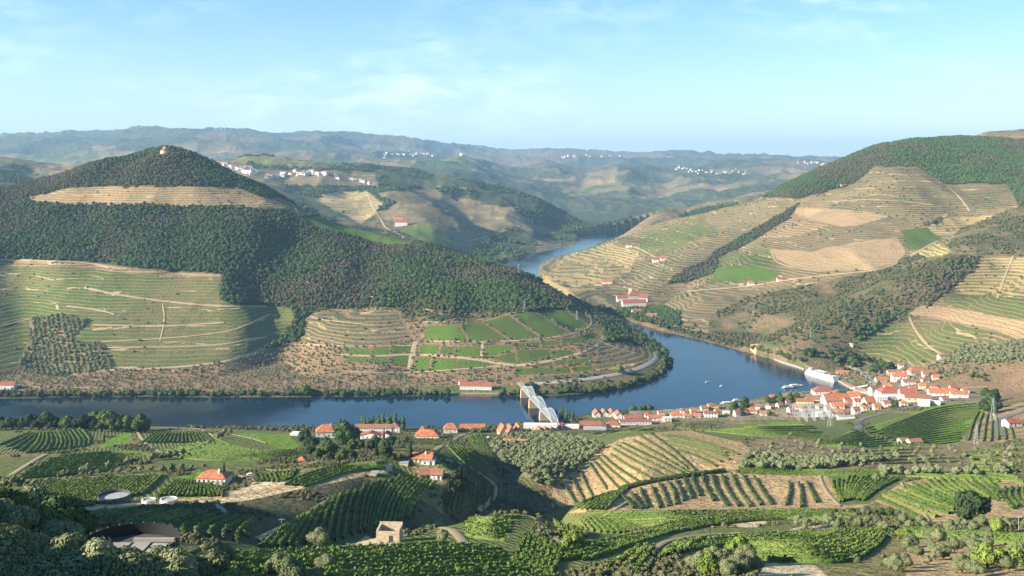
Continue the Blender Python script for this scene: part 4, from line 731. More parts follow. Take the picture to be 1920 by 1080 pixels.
grove(('oak','pine'), [(562,852),(590,828),(640,835),(700,832),(770,830),(775,858),(700,864),(600,866)], 36, 'leafy tree in the wooded garden below the long white hotel', 'trees in the hotel garden', 450, 1100, .65, 1.1, 5)
one('oak', 648, 838, 500, 2.4, 'tall bright green tree standing over the hotel garden'); one('pine', 572, 832, 500, 1.5, 'broad dark tree at the left end of the hotel garden')
for i, (u, v) in enumerate([(720,826),(706,858),(770,862)]): one('cypress', u, v, 450, 1.2, ['slim cypress in front of the long white hotel','slim cypress in the middle of the garden','slim cypress at the right end of the garden'][i])
one('cypress', 195, 830, 400, .9, 'lone slim cypress beside the lime green field'); one('cypress', 420, 893, 380, .8, 'dark cypress behind the white farmhouse with orange roof')
grove(('oak','pine'), [(-30,812),(60,808),(150,807),(275,807),(275,813),(-30,818)], 34, 'dark tree in the belt on the near river bank', 'trees on the near river bank', 850, 1260, 1.3, 2.1, 5)
avenue('poplar', [(678,806),(700,808),(730,808),(755,806)], 12, 'pale green poplar in the clump by the river behind the hotel', 'poplars behind the hotel', 950, 1260, 1., 1.35); avenue('poplar', [(1042,786),(1058,787),(1074,787)], 6, 'dark green poplar by the near end of the bridge', 'poplars by the bridge', 1000, 1300, .8, 1.)
grove(('pine','cypress','oak'), [(835,918),(850,898),(875,900),(872,925),(845,932)], 9, 'dark tree in the clump right of the stone farmhouse', 'dark trees right of the stone farmhouse', 350, 700, .5, .9, 3)
one('pine', 1822, 980, 300, 1.45, 'big round dark tree standing alone at the right'); one('oak', 1870, 940, 300, .55, 'small dark tree right of the big round dark tree')
for i, u in enumerate((1598,1612,1626,1641,1655,1668)): one('oak_big', u, 963+i*.8, 300, .42+.04*(i % 3), 'rounded dark green bush, %s in the row from the left' % ORD[i], 'bush')
for u, v, s, l in [(1388,1055,1.5,'large yellow-green bush on the dry bank'),(1850,1066,1.3,'yellow-green bush at the bottom right edge'),(1905,1062,1.1,'yellow-green bush cut by the right edge'),(1697,1012,.9,'bright green bush right of the green terraces'),(1872,1000,1.1,'bright green bush below the big dark tree'),(1075,1030,1.2,'leafy green bush beside the sandy bend'),(1330,1075,1.0,'yellowish bush at the bottom edge'),(252,802,1.6,'yellow-green tree by the riverside lane'),(105,1018,1.3,'green bush above the bottom left wood')]: one('lime', u, v, 80, s, l, 'bush')
for u, v, s, l in [(598,1030,.9,'grey bush at the foot of the dusty track'),(420,1060,.7,'pale bush left of the foreground vines'),(110,972,1.1,'bush above the sandy track at left'),(830,1020,.6,'low bush right of the ruin')]: one('olive_big', u, v, 80, s, l, 'bush')
grove(('oak','pine'), [(1430,752),(1490,742),(1500,752),(1450,760)], 12, 'dark tree in the waterside park clump', 'trees in the waterside park', 1000, 1500, .9, 1.3, 6); grove(('oak',), [(1545,742),(1590,740),(1592,748),(1548,750)], 6, 'green tree by the mouth of the side river', 'trees by the side river', 1000, 1500, .9, 1.2, 6)
grove(('pine','oak'), [(1370,775),(1380,758),(1405,756),(1400,778)], 9, 'dark tree between the yellow house and the orange roofs', 'dark trees by the yellow house', 900, 1500, .8, 1.3, 5); grove(('oak','olive'), [(1300,780),(1420,770),(1500,775),(1620,768),(1700,755),(1700,765),(1500,785)], 30, 'garden tree among the village houses', 'garden trees among the village houses', 900, 1500, .5, .9, 6)
grove(('pine','oak'), [(1842,775),(1848,745),(1870,745),(1872,778)], 9, 'very dark tree in the clump right of the bright green field', 'dark trees by the bright green field', 800, 1500, 1.0, 1.6, 5); grove(('oak','pine'), [(1640,700),(1600,690),(1560,680),(1500,668),(1510,660),(1600,668),(1680,690)], 34, 'tree on the wooded bank above the quay', 'trees above the quay', 1250, 1750, .8, 1.4, 7)
grove(('oak','bush'), [(1730,700),(1850,690),(1850,720),(1760,725)], 24, 'orchard tree behind the village', 'orchard trees behind the village', 1150, 1700, .5, .8, 6)
avenue(('oak','wood','woodb'), [(1112,578),(1180,596),(1250,614),(1330,634),(1400,650),(1500,680)], 74, 'tree in the belt along the right river bank', 'trees along the right river bank', 1500, 2500, .8, 1.4, 5.)
avenue(('oak','wood','woodb'), [(-60,745),(200,741),(400,742),(600,742),(800,741),(975,741)], 105, 'tree on the far river bank below the olive terraces', 'trees on the far river bank', 1300, 1600, .55, 1.25, 4.); one('oak', 572, 742, 1290, 2., 'big bright green tree on the far river bank')
avenue(('oak','wood'), [(1045,742),(1120,736),(1190,722),(1235,704),(1254,688),(1256,672),(1240,655),(1205,640)], 80, 'tree on the wooded point where the river bends', 'trees on the river bend point', 1380, 2100, .7, 1.3, 5.); one('lime', 1160, 700, 1350, 3.2, 'bright yellow-green tree on the point at the river bend')
print('trees', NTREE[0])
src = {k:None for k in ('wood','olive','bush')}
for o in bpy.data.objects:
    if o.name.startswith('crown'):
        for k in src:
            if src[k] is None and any(o.data == c[0] for c in PROTO[k]): src[k] = o
def srcs(k):                                       # one visible tree of each shape
    out = []
    for c, _ in PROTO[k]:
        for o in bpy.data.objects:
            if o.name.startswith('crown') and o.data == c: out.append(o); break
    return out
def mass(name, pts, k, smin, smax, label, cat, seed):
    S = srcs(k); rr = np.random.default_rng(seed); pick = rr.integers(0, len(S), len(pts))
    for i, s in enumerate(S): 
        if (pick == i).any(): stuff_scatter(name, pts[pick == i], s, smin, smax, label, cat, seed+i)
fp = class_points('forest', 5.2, 1280, 3450, -2000, 2300, 5); pk = at(310,286,2000); fp = fp[(fp[:,0]-pk.x)**2+(fp[:,1]-pk.y)**2 > 19**2]; fn = fbm(fp[:,0], fp[:,1], 150, 3, 71)+rng.normal(0,.22,len(fp)) < .06
mass('forest', fp[fn], 'wood', .5, 1.15, 'dense dark green woodland covering the hillsides', 'woodland', 40); mass('forest', fp[~fn], 'woodb', .4, 1.0, 'browner drier woodland mixed through the hillsides', 'woodland', 46)
mass('forest', class_points('farwood', 14, 2500, 5200, -2600, 1600, 6, nL=160, thr=-.02), 'wood', 1.0, 2.0, 'dark woods on the far valley slopes', 'woodland', 50)
sp1 = class_points('scrub', 6.5, 1100, 3400, -1200, 2400, 7, nL=60, thr=-.02); mass('undergrowth', sp1, 'bush', .8, 2.4, 'patchy scrub on the brown hillsides', 'scrub', 60)
mass('forest', class_points('scrub', 13, 1300, 3400, -1200, 2400, 8, nL=90, thr=.15), 'wood', .4, .8, 'scattered small trees among the scrub', 'woodland', 64)
ol = class_points(['soil'], 8.2, 1280, 2300, -1500, 900, 9, .82, .7, rot=.1); mass('olive_foliage', ol, 'olive', .5, 1., 'olive trees planted in rows on the far bank', 'olive grove', 70)
ol = class_points(['olive'], 6.6, 1280, 2300, -1500, 2300, 10, .95, .5, rot=.5); mass('olive_foliage', ol, 'olive', .9, 1.4, 'close planted olives beside the terraced vineyard', 'olive grove', 76)
ol = class_points(['olive'], 5.2, 480, 1000, -200, 110, 11, .95, .6, rot=.6); mass('olive_foliage', ol, 'olive', .75, 1.2, 'close planted grey olives on the slope above the dark gully', 'olive grove', 82)
mass('undergrowth', class_points(['vine_t','vine_g','vine_d','tan_t','vine_y'], 26, 1300, 3400, -1500, 2300, 12, nL=120, thr=.1), 'bush', .7, 1.8, 'stray bushes between the terraces', 'scrub', 90)
mass('forest', class_points(['vine_t','vine_d','vine_y','tan_t'], 30, 1350, 3400, -1500, 2300, 15, nL=80, thr=.22), 'wood', .3, .7, 'lone trees along the terrace walls', 'woodland', 92)
mass('undergrowth', class_points(['fgdry','grass','shade'], 3., 90, 1200, -700, 800, 13, nL=22, thr=.05), 'bush', .25, .9, 'low bushes on the near slopes', 'scrub', 94)
# ------------------------------------------------------------------ buildings
CW = {'w':MW, 'y':MY, 'b':MBG, 's':MSTONE}; CRF = {'o':MO, 'r':MR, 'n':MBR, 'g':MROOFG, 'w':MW}
def house(u, v, wpx, hpx, rpx, kind, rf, wl, dep, rz, label, win=0, fl=1, d0=900, cat='house', name='house', chim=0, group=None, dz=0., eave=.5):
    p = at(u, v, d0); s = p.y/F; k_ = .9 if d0 >= 900 else 1.; w = wpx*s*k_; h = hpx*s*k_; r = rpx*s*k_; hw = w/2; cz = [gz(p.x+a, p.y+b) for a in (-hw,hw) for b in (0,dep)]
    base = float(min(min(cz), p.z))-.3; top = h+.3 if base > p.z-2 else h+(p.z-base)
    e = empty(name, (p.x, p.y, base+dz), math.radians(rz)); tag(e, label, cat, group); W_ = CW[wl]; R_ = CRF[rf]; D_ = dep
    b = MB(); b.box(-hw, hw, 0, D_, 0, top)
    z0 = top; ov = eave
    if kind == 'gable':
        b.poly([(-hw,0,z0),(-hw,D_,z0),(-hw,D_/2,z0+r)][::-1]); b.poly([(hw,0,z0),(hw,D_,z0),(hw,D_/2,z0+r)])
    if kind == 'front': b.poly([(-hw,0,z0),(hw,0,z0),(0,0,z0+r)]); b.poly([(-hw,D_,z0),(hw,D_,z0),(0,D_,z0+r)][::-1])
    b.build('wall', W_, e)
    q = MB(); t = .18; z1 = z0+.04
    def slab(pts): q.poly([(x,y,z+t) for x,y,z in pts]); q.poly([(x,y,z) for x,y,z in pts][::-1]); [q.poly([pts[i], pts[(i+1)%len(pts)], tuple(pts[(i+1)%len(pts)][:2])+(pts[(i+1)%len(pts)][2]+t,), tuple(pts[i][:2])+(pts[i][2]+t,)]) for i in range(len(pts))]
    if kind == 'gable':
        m = r*ov/(D_/2); slab([(-hw-ov,-ov,z1-m),(hw+ov,-ov,z1-m),(hw+ov,D_/2,z1+r),(-hw-ov,D_/2,z1+r)]); slab([(-hw-ov,D_/2,z1+r+.003),(hw+ov,D_/2,z1+r+.003),(hw+ov,D_+ov,z1-m),(-hw-ov,D_+ov,z1-m)])
    elif kind == 'front':
        m = r*ov/hw; slab([(-hw-ov,-ov,z1-m),(0,-ov,z1+r),(0,D_+ov,z1+r),(-hw-ov,D_+ov,z1-m)]); slab([(0.002,-ov,z1+r),(hw+ov,-ov,z1-m),(hw+ov,D_+ov,z1-m),(0.002,D_+ov,z1+r)])
    elif kind == 'hip':
        k = min(hw, D_/2)*.95; A = (-hw-ov,-ov,z1); B = (hw+ov,-ov,z1); C_ = (hw+ov,D_+ov,z1); E = (-hw-ov,D_+ov,z1)
        if hw*2 >= D_: P1 = (-hw+k,D_/2,z1+r); P2 = (hw-k,D_/2,z1+r); q.poly([A,B,P2,P1]); q.poly([B,C_,P2]); q.poly([C_,E,P1,P2]); q.poly([E,A,P1])
        else: P1 = (0,k,z1+r); P2 = (0,D_-k,z1+r); q.poly([A,B,P1]); q.poly([B,C_,P2,P1]); q.poly([C_,E,P2]); q.poly([E,A,P1,P2])
        q.poly([A,E,C_,B])
    else: q.box(-hw-.1, hw+.1, -.1, D_+.1, z0+.003, z0+.25)
    q.build('roof', R_, e)
    if chim:
        c = MB(); cx = hw*.4; c.box(cx-.4, cx+.4, D_*.3, D_*.3+.8, z0+r*.3, z0+r+.9); c.build('chimney', W_, e)
    if win:
        sx = w/(win+.3); wh = min(1.4, h/fl*.5); ww = min(1.0, sx*.45)
        for f_ in range(fl):
            zc = (top-h)+(f_+.55)*h/fl
            for i in range(win):
                x = -hw+sx*(i+.65)
                if f_ == 0 and i == win//2: k = MB(); k.box(x-.55, x+.55, -.05, .02, max(top-h,.05), top-h+2.1); k.build('door', MTRUNK, e)
                else: k = MB(); k.box(x-ww/2, x+ww/2, -.045, .02, zc-wh/2, zc+wh/2); k.build('window', MWIN, e)
        if fl > 0 and dep > 5:
            for i in range(max(1,int(dep/4))): k = MB(); y = dep*(i+.5)/max(1,int(dep/4)); zc = (top-h)+.55*h/fl; k.box(-hw-.045, -hw+.02, y-ww/2, y+ww/2, zc-wh/2, zc+wh/2); k.build('window', MWIN, e)
    return e
B = [
 # near slopes
 (395,909,56,12,11,'hip','o','w',9,-6,'white farmhouse with long orange roof standing among the left vineyards',6,1,350,1),
 (408,912,17,6,1,'flat','g','w',4,-6,'low white outbuilding with dark flat roof in front of the orange roofed farmhouse',1,1,350,0),
 (565,866,13,6,6,'hip','o','w',5,0,'tiny white chapel with pointed orange roof',1,1,400,0),
 (788,867,42,8,8,'gable','o','w',8,-5,'upper farmhouse of the hamlet with bright orange roof',5,1,400,1),
 (802,872,26,7,2,'flat','g','w',6,-5,'flat roofed white annex below the orange farmhouse',2,1,400,0),
 (798,898,24,8,7,'gable','n','w',8,12,'brown roofed house at the left of the lower hamlet pair',2,1,400,0),
 (818,899,20,9,7,'gable','n','w',6,-8,'brown roofed house with a tall white end wall, right of the lower hamlet pair',2,2,400,0),
 (757,873,16,5,1,'flat','g','b',5,0,'low beige shed left of the hamlet',0,1,400,0), (702,892,14,6,1,'flat','g','b',4,0,'small stone hut on the tan field',0,1,380,0),
 (1698,830,16,6,4,'gable','n','w',7,8,'left one of the twin white cottages on the brown slope',1,1,450,0), (1719,833,24,8,4,'gable','n','w',7,8,'right one of the twin white cottages on the brown slope',3,1,450,0),
 # riverside left
 (612,829,40,10,12,'hip','o','w',12,8,'white house with big red-orange hipped roof behind the tall green tree',4,1,850,1),
 (640,815,40,5,7,'gable','r','w',8,0,'low red roofed wing joining the long hotel',3,1,850,0), (700,812,68,10,5,'gable','n','w',9,0,'long white two storey hotel with brown-red roof by the river',14,2,850,0), (740,812,18,11,6,'hip','r','w',12,0,'square end pavilion of the long white hotel',3,2,850,0),
 (693,825,36,8,5,'front','r','w',9,-4,'white house with wide red gable below the long hotel',4,1,800,0), (722,824,20,7,5,'front','r','w',9,-4,'smaller white gabled house beside the wide red gable',2,1,800,0),
 (560,818,34,3,1,'flat','w','w',9,-3,'long low white canopy beside the vineyard at the river',0,1,850,0),
 (800,823,46,5,9,'hip','o','b',13,-5,'broad spreading orange hipped roof among trees',0,1,800,0), (791,812,14,5,9,'hip','o','w',7,-5,'small pointed orange roof behind the broad hipped roof',0,1,850,0),
 (845,812,26,7,10,'hip','o','w',10,5,'white house with orange hipped roof at the road bend',3,1,850,0), (886,808,46,6,8,'gable','o','w',9,3,'long orange roofed building right of the road bend',6,1,850,0),
 (945,817,15,6,12,'front','o','b',12,14,'left orange gabled warehouse by the yard',0,1,850,0),(959,818,14,6,12,'front','n','b',12,14,'middle brown gabled warehouse by the yard',0,1,850,0),(974,817,14,6,12,'front','o','b',12,14,'right orange gabled warehouse by the yard',0,1,850,0),
 (965,834,46,3,9,'gable','o','b',8,-10,'long low orange roof closest to the olive grove',0,1,700,0),
 (1013,808,70,15,1,'flat','w','w',10,-3,'big flat roofed white warehouse at the bridge end',9,1,950,0),
 (1072,804,30,8,1,'flat','w','w',8,-3,'plain white wall building right of the flower bush',0,1,950,0),
 (1107,802,44,7,7,'gable','r','w',10,-3,'white building with red roof beside the plain wall',5,1,950,0), (1115,806,46,4,3,'gable','g','w',5,-3,'grey roofed shed along the red roofed building',0,1,950,0),
 (1120,783,14,8,7,'front','o','w',14,5,'first and leftmost of the four pointed orange gables',1,1,1000,0),(1134,782,14,8,7,'front','o','w',14,5,'second of the four pointed orange gables',1,1,1000,0),(1148,782,14,8,7,'front','o','w',14,5,'third of the four pointed orange gables',1,1,1000,0),(1161,786,13,10,6,'front','o','w',14,5,'rightmost of the four pointed orange gables',1,1,1000,0),
 (1150,801,28,6,7,'hip','r','w',9,-4,'low red hipped roof below the four gables',2,1,950,0), (1187,787,36,5,5,'gable','r','w',8,4,'red roofed terrace right of the four gables',4,1,1000,0),
 (1192,797,66,8,3,'gable','r','w',8,3,'long white row with thin red roof above the green field',10,1,950,0), (1232,789,36,7,5,'gable','o','w',8,4,'middle house of the riverside row with orange roof',4,1,950,0),(1252,792,16,9,2,'flat','w','w',7,4,'white block ending the riverside row',2,2,950,0),
 (1268,783,22,6,6,'hip','o','w',9,0,'orange hipped house right of the white block',2,1,1000,0),(1290,784,18,5,6,'hip','o','w',9,5,'next small orange roof along the river lane',2,1,1000,0),(1307,783,16,4,5,'gable','o','w',7,-5,'last small orange roof before the yellow house',1,1,1000,0),
 (1338,768,20,10,3,'hip','n','y',10,3,'bright yellow two storey house by the river',4,2,1050,0),(1322,771,14,8,3,'gable','n','b',10,3,'beige house joined to the yellow one',2,2,1050,0),(1333,783,28,10,3,'gable','r','w',9,-4,'white two storey house below the yellow one',4,2,950,0),
 (1362,776,16,5,1,'flat','w','w',6,0,'flat white shed by the dark trees',0,1,1000,0),(1411,776,20,6,6,'hip','o','w',9,0,'orange roofed cottage right of the dark trees',2,1,950,0),(1397,779,12,4,4,'gable','o','w',6,10,'small orange lean-to beside the cottage',0,1,950,0),(1432,779,14,4,4,'gable','o','w',6,-5,'little orange roof at the edge of the vineyard',1,1,950,0),(1453,779,12,4,4,'gable','o','b',6,5,'tiny orange roofed hut next to the substation',1,1,950,0),
 (1449,751,17,6,7,'hip','o','w',8,-5,'orange roofed pavilion alone at the waterside',2,1,1100,0),
 (1510,757,34,7,4,'gable','n','y',12,-12,'long ochre building with brown roof at the square',5,1,1050,0),(1528,752,34,6,5,'gable','n','b',10,-10,'long brown roof beside the ochre building',3,1,1050,0),
 (1545,741,40,7,9,'hip','r','w',16,0,'wide red hipped roof nearest the side river',5,1,1150,0),(1578,744,30,6,8,'hip','r','w',14,5,'second red hipped roof by the side river',4,1,1150,0),(1572,757,54,7,11,'gable','o','w',16,8,'largest orange roof in the village centre',7,1,1050,0),(1602,748,24,7,9,'gable','o','w',12,-8,'steep orange roof right of the largest roof',3,1,1050,0),
 (1572,769,26,8,6,'gable','o','w',9,-4,'white house with orange roof above the substation',3,2,1000,0),(1572,780,26,7,6,'gable','o','w',9,6,'lowest white house with orange roof beside the substation',3,1,950,0),(1596,764,20,7,6,'hip','o','w',9,10,'orange hipped house between the village centre and lane',2,1,1000,0),(1545,781,26,7,1,'flat','w','w',8,0,'white flat roofed hall behind the substation frames',2,1,950,0),(1588,786,34,5,1,'flat','g','w',6,0,'grey roofed shed right of the substation',0,1,900,0),
 (1614,764,24,13,4,'gable','r','w',9,-5,'tall white apartment house with red roof',4,3,1000,0),(1634,762,22,9,9,'gable','o','w',10,12,'bright orange roof beside the tall white house',2,1,1000,0),(1654,756,22,12,2,'flat','w','w',9,-3,'flat white three storey block',4,3,1050,0),(1672,752,16,9,2,'flat','w','w',8,6,'small flat white block right of the three storey one',2,2,1050,0),
 (1676,748,52,12,11,'hip','r','w',20,0,'large white winery hall with wide red roof',8,1,1080,0),(1705,748,34,10,9,'gable','r','w',16,-10,'red roofed hall joined to the winery',4,1,1080,0),(1722,755,52,8,5,'gable','n','b',14,-12,'beige roofed long shed below the winery',4,1,1050,0),
 (1690,714,34,9,8,'hip','o','w',12,-5,'manor with orange hipped roof on the hill road',5,2,1200,1),(1656,716,28,5,5,'gable','o','w',8,5,'low orange wing left of the manor',3,1,1200,0),(1706,722,26,7,4,'gable','n','w',9,0,'white house right below the manor',3,1,1200,0),
 (1722,702,34,5,9,'hip','o','w',12,8,'orange roof above the orchard lane',3,1,1200,0),(1742,706,24,5,7,'gable','n','w',10,-8,'brown roofed house at the orchard',2,1,1200,0),(1737,718,14,8,3,'gable','r','w',7,5,'narrow white house in the orchard',2,2,1200,0),
 (1768,742,54,6,8,'gable','o','w',12,-10,'long orange roofed terrace at the right end of the village',6,1,1080,0),(1800,748,34,8,5,'gable','o','w',9,-10,'white house ending the long terrace',3,1,1080,0),(1733,762,22,9,3,'gable','w','w',12,-18,'left white metal shed above the bright green field',0,1,1000,0),(1752,760,22,8,3,'gable','w','w',12,-18,'right white metal shed above the bright green field',0,1,1000,0),
 (1579,701,26,3,5,'gable','r','b',7,-25,'long red roofed shed on the quay',3,1,1250,0),(1772,674,22,7,3,'gable','r','w',9,5,'lone white house with pinkish roof on the right slope',3,1,1250,0),(1904,800,28,8,5,'gable','r','w',9,10,'white house by the bend of the grey road at the right edge',3,1,600,0),
 (1597,651,6,8,1,'flat','w','w',4,0,'tall white box on the slope above the river',0,1,1400,0),
 # left hill
 (12,731,30,10,5,'gable','r','w',12,0,'white house with red roof cut by the left edge on the far bank',4,1,1280,0),(892,731,66,8,6,'gable','r','w',12,-4,'long white warehouse with pinkish red roof on the far bank',11,1,1280,0),(866,722,16,8,3,'gable','r','w',8,-4,'small tower block at the left end of the long warehouse',1,1,1280,0),(160,541,5,4,2,'gable','r','w',5,0,'tiny white hut in the left terraces',0,1,1300,0),(106,686,10,3,1,'flat','w','w',5,0,'low white shed beside the olive grove',0,1,1300,0),
 # right hill
 (1190,574,50,8,6,'gable','r','w',14,8,'long front wing of the white river estate',7,1,1700,0),(1168,566,24,8,6,'gable','r','w',14,5,'left wing of the white river estate',3,1,1700,0),(1192,561,30,7,8,'hip','r','w',18,8,'central red roof of the white river estate',3,1,1700,0),(1206,566,18,8,6,'gable','r','w',14,-10,'right wing of the white river estate',2,1,1700,0),(1182,552,6,11,2,'hip','w','w',5,0,'white tower of the river estate',1,2,1700,0),
 (1138,532,22,5,5,'gable','o','w',10,0,'farmhouse with orange roof above the river estate',3,1,1700,0),(1122,536,14,5,2,'gable','n','b',8,0,'beige barn left of the farmhouse above the estate',1,1,1700,0),(1230,492,13,6,4,'gable','r','w',9,0,'white house among cypresses on the terraces',2,1,1700,0),(1245,488,14,4,4,'gable','o','w',9,0,'orange roofed house right of the cypress house',2,1,1700,0),(1180,464,12,5,3,'gable','r','w',9,0,'highest small white house on the left terraces',1,1,1700,0),
 (1409,536,14,7,5,'hip','o','w',10,0,'white cottage with orange roof below the bare tan field',2,1,1700,0),(1463,527,12,4,4,'gable','r','w',8,0,'second orange roofed cottage along the hill track',1,1,1700,0),(1195,589,20,7,4,'gable','n','b',9,10,'ruined beige house on the bank under the estate',2,1,1700,0),(1222,597,22,7,4,'gable','n','b',9,-10,'second ruined beige house on the bank',2,1,1700,0),(1582,350,12,4,2,'gable','n','b',9,0,'small stone barn at the edge of the high woodland',0,1,2400,0),
 (752,424,26,8,7,'gable','r','w',22,0,'large white hillside estate with red roof across the valley',4,2,2800,0),(748,414,18,6,5,'gable','r','w',20,0,'upper block of the hillside estate across the valley',3,1,2800,0)]
for t in B:
    u, v, wpx, hpx, rpx, kind, rf, wl, dep, rz, label, win, fl, d0, ch = t
    house(u, v, wpx, hpx, rpx, kind, rf, wl, dep, rz, label, win, fl, d0, chim=ch)
for i in range(5): house(1013+i*10.5, 811-i*1.2, 10, 3, 7, 'front', 'n', 'b', 12, 14, 'small brown gabled roof, %s from the left under the flat warehouse' % ORD[i], 0, 1, 850)
for i, (u, v, w_, k, rf, l) in enumerate([(1497,768,14,'hip','o','behind the ochre building'),(1512,774,16,'gable','r','left of the substation'),(1486,773,12,'gable','o','at the left edge of the substation'),(1540,766,13,'hip','n','between square and substation'),(1556,772,14,'gable','o','right beside the steel frames'),(1608,776,14,'gable','r','above the road bend'),(1624,770,14,'hip','o','on the lane above the road bend'),(1646,768,13,'gable','o','below the winery hall'),(1664,763,14,'gable','n','below the white blocks'),
  (1696,762,14,'hip','o','above the lime field'),(1712,735,14,'gable','n','behind the winery'),(1730,730,14,'gable','o','behind the long beige shed'),(1752,728,15,'hip','r','above the long terrace'),(1662,728,14,'gable','o','left behind the winery hall'),(1640,736,13,'gable','n','by the railway curve'),(1676,730,12,'hip','o','just behind the winery ridge'),(1618,748,13,'hip','r','beside the apartment house'),(1590,756,12,'gable','n','in the middle of the centre'),(1775,752,16,'gable','n','right of the metal sheds'),(1790,732,14,'gable','r','over the end of the terrace'),(1812,738,14,'hip','o','at the far right of the village'),
  (1700,706,12,'gable','o','right of the manor'),(1671,704,13,'gable','n','left behind the manor'),(1755,712,13,'gable','o','right side of the orchard'),(1690,690,11,'gable','r','highest above the manor'),(1420,768,10,'gable','n','behind the orange cottage'),(1440,767,11,'hip','o','above the orange lean-to'),(1465,764,12,'gable','n','near the waterside park'),(1478,757,11,'hip','r','next to the park trees'),(1384,781,11,'gable','r','at the vineyard edge by the dark trees'),(1347,776,10,'gable','n','tucked right of the yellow house'),(1300,776,10,'gable','o','on the river side of the lane'),(1240,780,12,'gable','n','behind the riverside row'),(1215,783,12,'hip','r','behind the long white row'),(1280,776,9,'hip','n','small one at the water behind the lane')]):
    house(u, v, w_, 6+i % 3, 4+i % 2, k, rf, 'wwwb'[i % 4], 8, (i*37) % 40-20, 'small village house with %s roof %s' % ({'o':'orange','r':'red','n':'brown'}[rf], l), 2, 1+(i % 3 == 0), 900 if v > 740 else 1150)
# distant villages: small white houses, one object each, sharing a few meshes
def tiny(seed):
    r = random.Random(seed); w, d_, h, k = r.uniform(9,16), r.uniform(8,12), r.uniform(5,9), r.uniform(1.5,3); m = MB(); m.box(-w/2,w/2,-d_/2,d_/2,-4,h,0)
    m.poly([(-w/2-.4,-d_/2-.4,h),(w/2+.4,-d_/2-.4,h),(w/2+.4,0,h+k),(-w/2-.4,0,h+k)],1); m.poly([(-w/2-.4,0,h+k),(w/2+.4,0,h+k),(w/2+.4,d_/2+.4,h),(-w/2-.4,d_/2+.4,h)],1); m.poly([(-w/2,-d_/2,h),(-w/2,0,h+k),(-w/2,d_/2,h)],0); m.poly([(w/2,-d_/2,h),(w/2,d_/2,h),(w/2,0,h+k)],0)
    me = bpy.data.meshes.new('house'); me.from_pydata(m.v, [], m.f); me.materials.append(MW); me.materials.append((MBR, MR, MBR, MROOFG)[seed % 4]); me.polygons.foreach_set('material_index', m.m); return me
TH = [tiny(i) for i in range(6)]
def village(px, n, sp, sc, label, group, d0, d1):
    r = resamp(px, 60); c = 0; tr = 0
    while c < n and tr < n*20:
        tr += 1; k = random.randrange(60); h = hit(r[k][0]+random.gauss(0,sp*1.6), r[k][1]+random.gauss(0,sp*.55), d0)
        if not h or h[1] > d1: continue
        o = bpy.data.objects.new('house', random.choice(TH)); COL.objects.link(o); o.location = (h[0], h[1], float(gz(*h))); o.rotation_euler = (0,0,random.uniform(-.6,.6)); q = sc*random.uniform(.7,1.35); o.scale = (q*random.uniform(.8,1.4),q,q); tag(o, label, 'house', group); c += 1
village([(428,308),(450,317),(482,328)], 46, 3.2, 1.5, 'small white house in the left part of the hillside village', 'houses of the hillside village left part', 2700, 8000)
village([(505,332),(560,326),(610,328)], 48, 3.4, 1.25, 'small white house in the middle of the hillside village', 'houses of the hillside village middle', 2700, 8000); village([(625,333),(660,337),(690,345)], 12, 2.5, 1.1, 'small white house straggling right of the hillside village', 'houses right of the hillside village', 2700, 8000)
village([(710,293),(750,289),(800,290),(840,287)], 34, 3.4, 1.5, 'white speck house in the plateau village', 'houses of the plateau village', 5000, 12000); village([(850,285),(880,282),(860,288)], 16, 3, 1.9, 'white speck house in the compact end of the plateau village', 'houses at the end of the plateau village', 5000, 12000)
village([(1268,314),(1310,322),(1360,325),(1400,322)], 38, 4., 1.05, 'white speck house in the village beyond the gorge', 'houses beyond the gorge', 5000, 14000); village([(1488,303),(1530,308),(1545,306)], 12, 3, 1.3, 'white speck house on the far right horizon', 'houses on the far right horizon', 6000, 26000); village([(1160,293),(1205,288),(1050,296)], 10, 2.5, 2.2, 'white speck house on the far central ridge', 'houses on the far central ridge', 6000, 26000)
# ------------------------------------------------------------------ bridge
br = empty('arched_bridge', (17,1354,0)); tag(br, 'white steel truss bridge with three arched spans crossing the river', 'bridge')
BP = [Vector((17,1354,12)), Vector((27,1296,12)), Vector((39,1234,12)), Vector((50,1176,12))]; off = Vector((17,1354,0))
bd = MB(); pts = [Vector((11,1392,12))]+BP+[Vector((56,1150,12))]
for a, b_ in zip(pts[:-1], pts[1:]):
    d = (b_-a).normalized(); n = Vector((-d.y, d.x, 0))*3.6; k = [a-off-n, b_-off-n, b_-off+n, a-off+n]; bd.poly([tuple(p) for p in k]); bd.poly([tuple(p-Vector((0,0,.9))) for p in k][::-1])
    for i in range(4): p, q = k[i], k[(i+1)%4]; bd.poly([tuple(p-Vector((0,0,.9))), tuple(q-Vector((0,0,.9))), tuple(q), tuple(p)])
bd.build('deck', MCONC, br)
for a, b_ in zip(BP[:-1], BP[1:]):
    d = b_-a; L_ = d.length; dn = d.normalized(); n = Vector((-dn.y, dn.x, 0)); sides = []
    for sgn in (-1, 1):
        m = MB(); top = []; NS = 12
        for i in range(NS+1):
            t = i/NS; top.append((a-off)+d*t+n*sgn*3.9+Vector((0,0,8*math.sin(math.pi*t)**.85 if 0 < t < 1 else .2)))
        bot = [(a-off)+d*i/NS+n*sgn*3.9 for i in range(NS+1)]; sides.append(top)
        for i in range(NS):
            m.bar(top[i], top[i+1], .3); m.bar(bot[i], bot[i+1], .26)
            if i: m.bar(bot[i], top[i], .11)
            m.bar(bot[i], top[i+1], .07); m.bar(bot[i+1], top[i], .07)
        m.build('arch_truss', MSTEEL, br)
    m = MB()
    for i in range(2, 11): m.bar(sides[0][i], sides[1][i], .16); 
    for i in range(2, 10): m.bar(sides[0][i], sides[1][i+1], .1)
    m.build('bracing', MSTEEL, br)
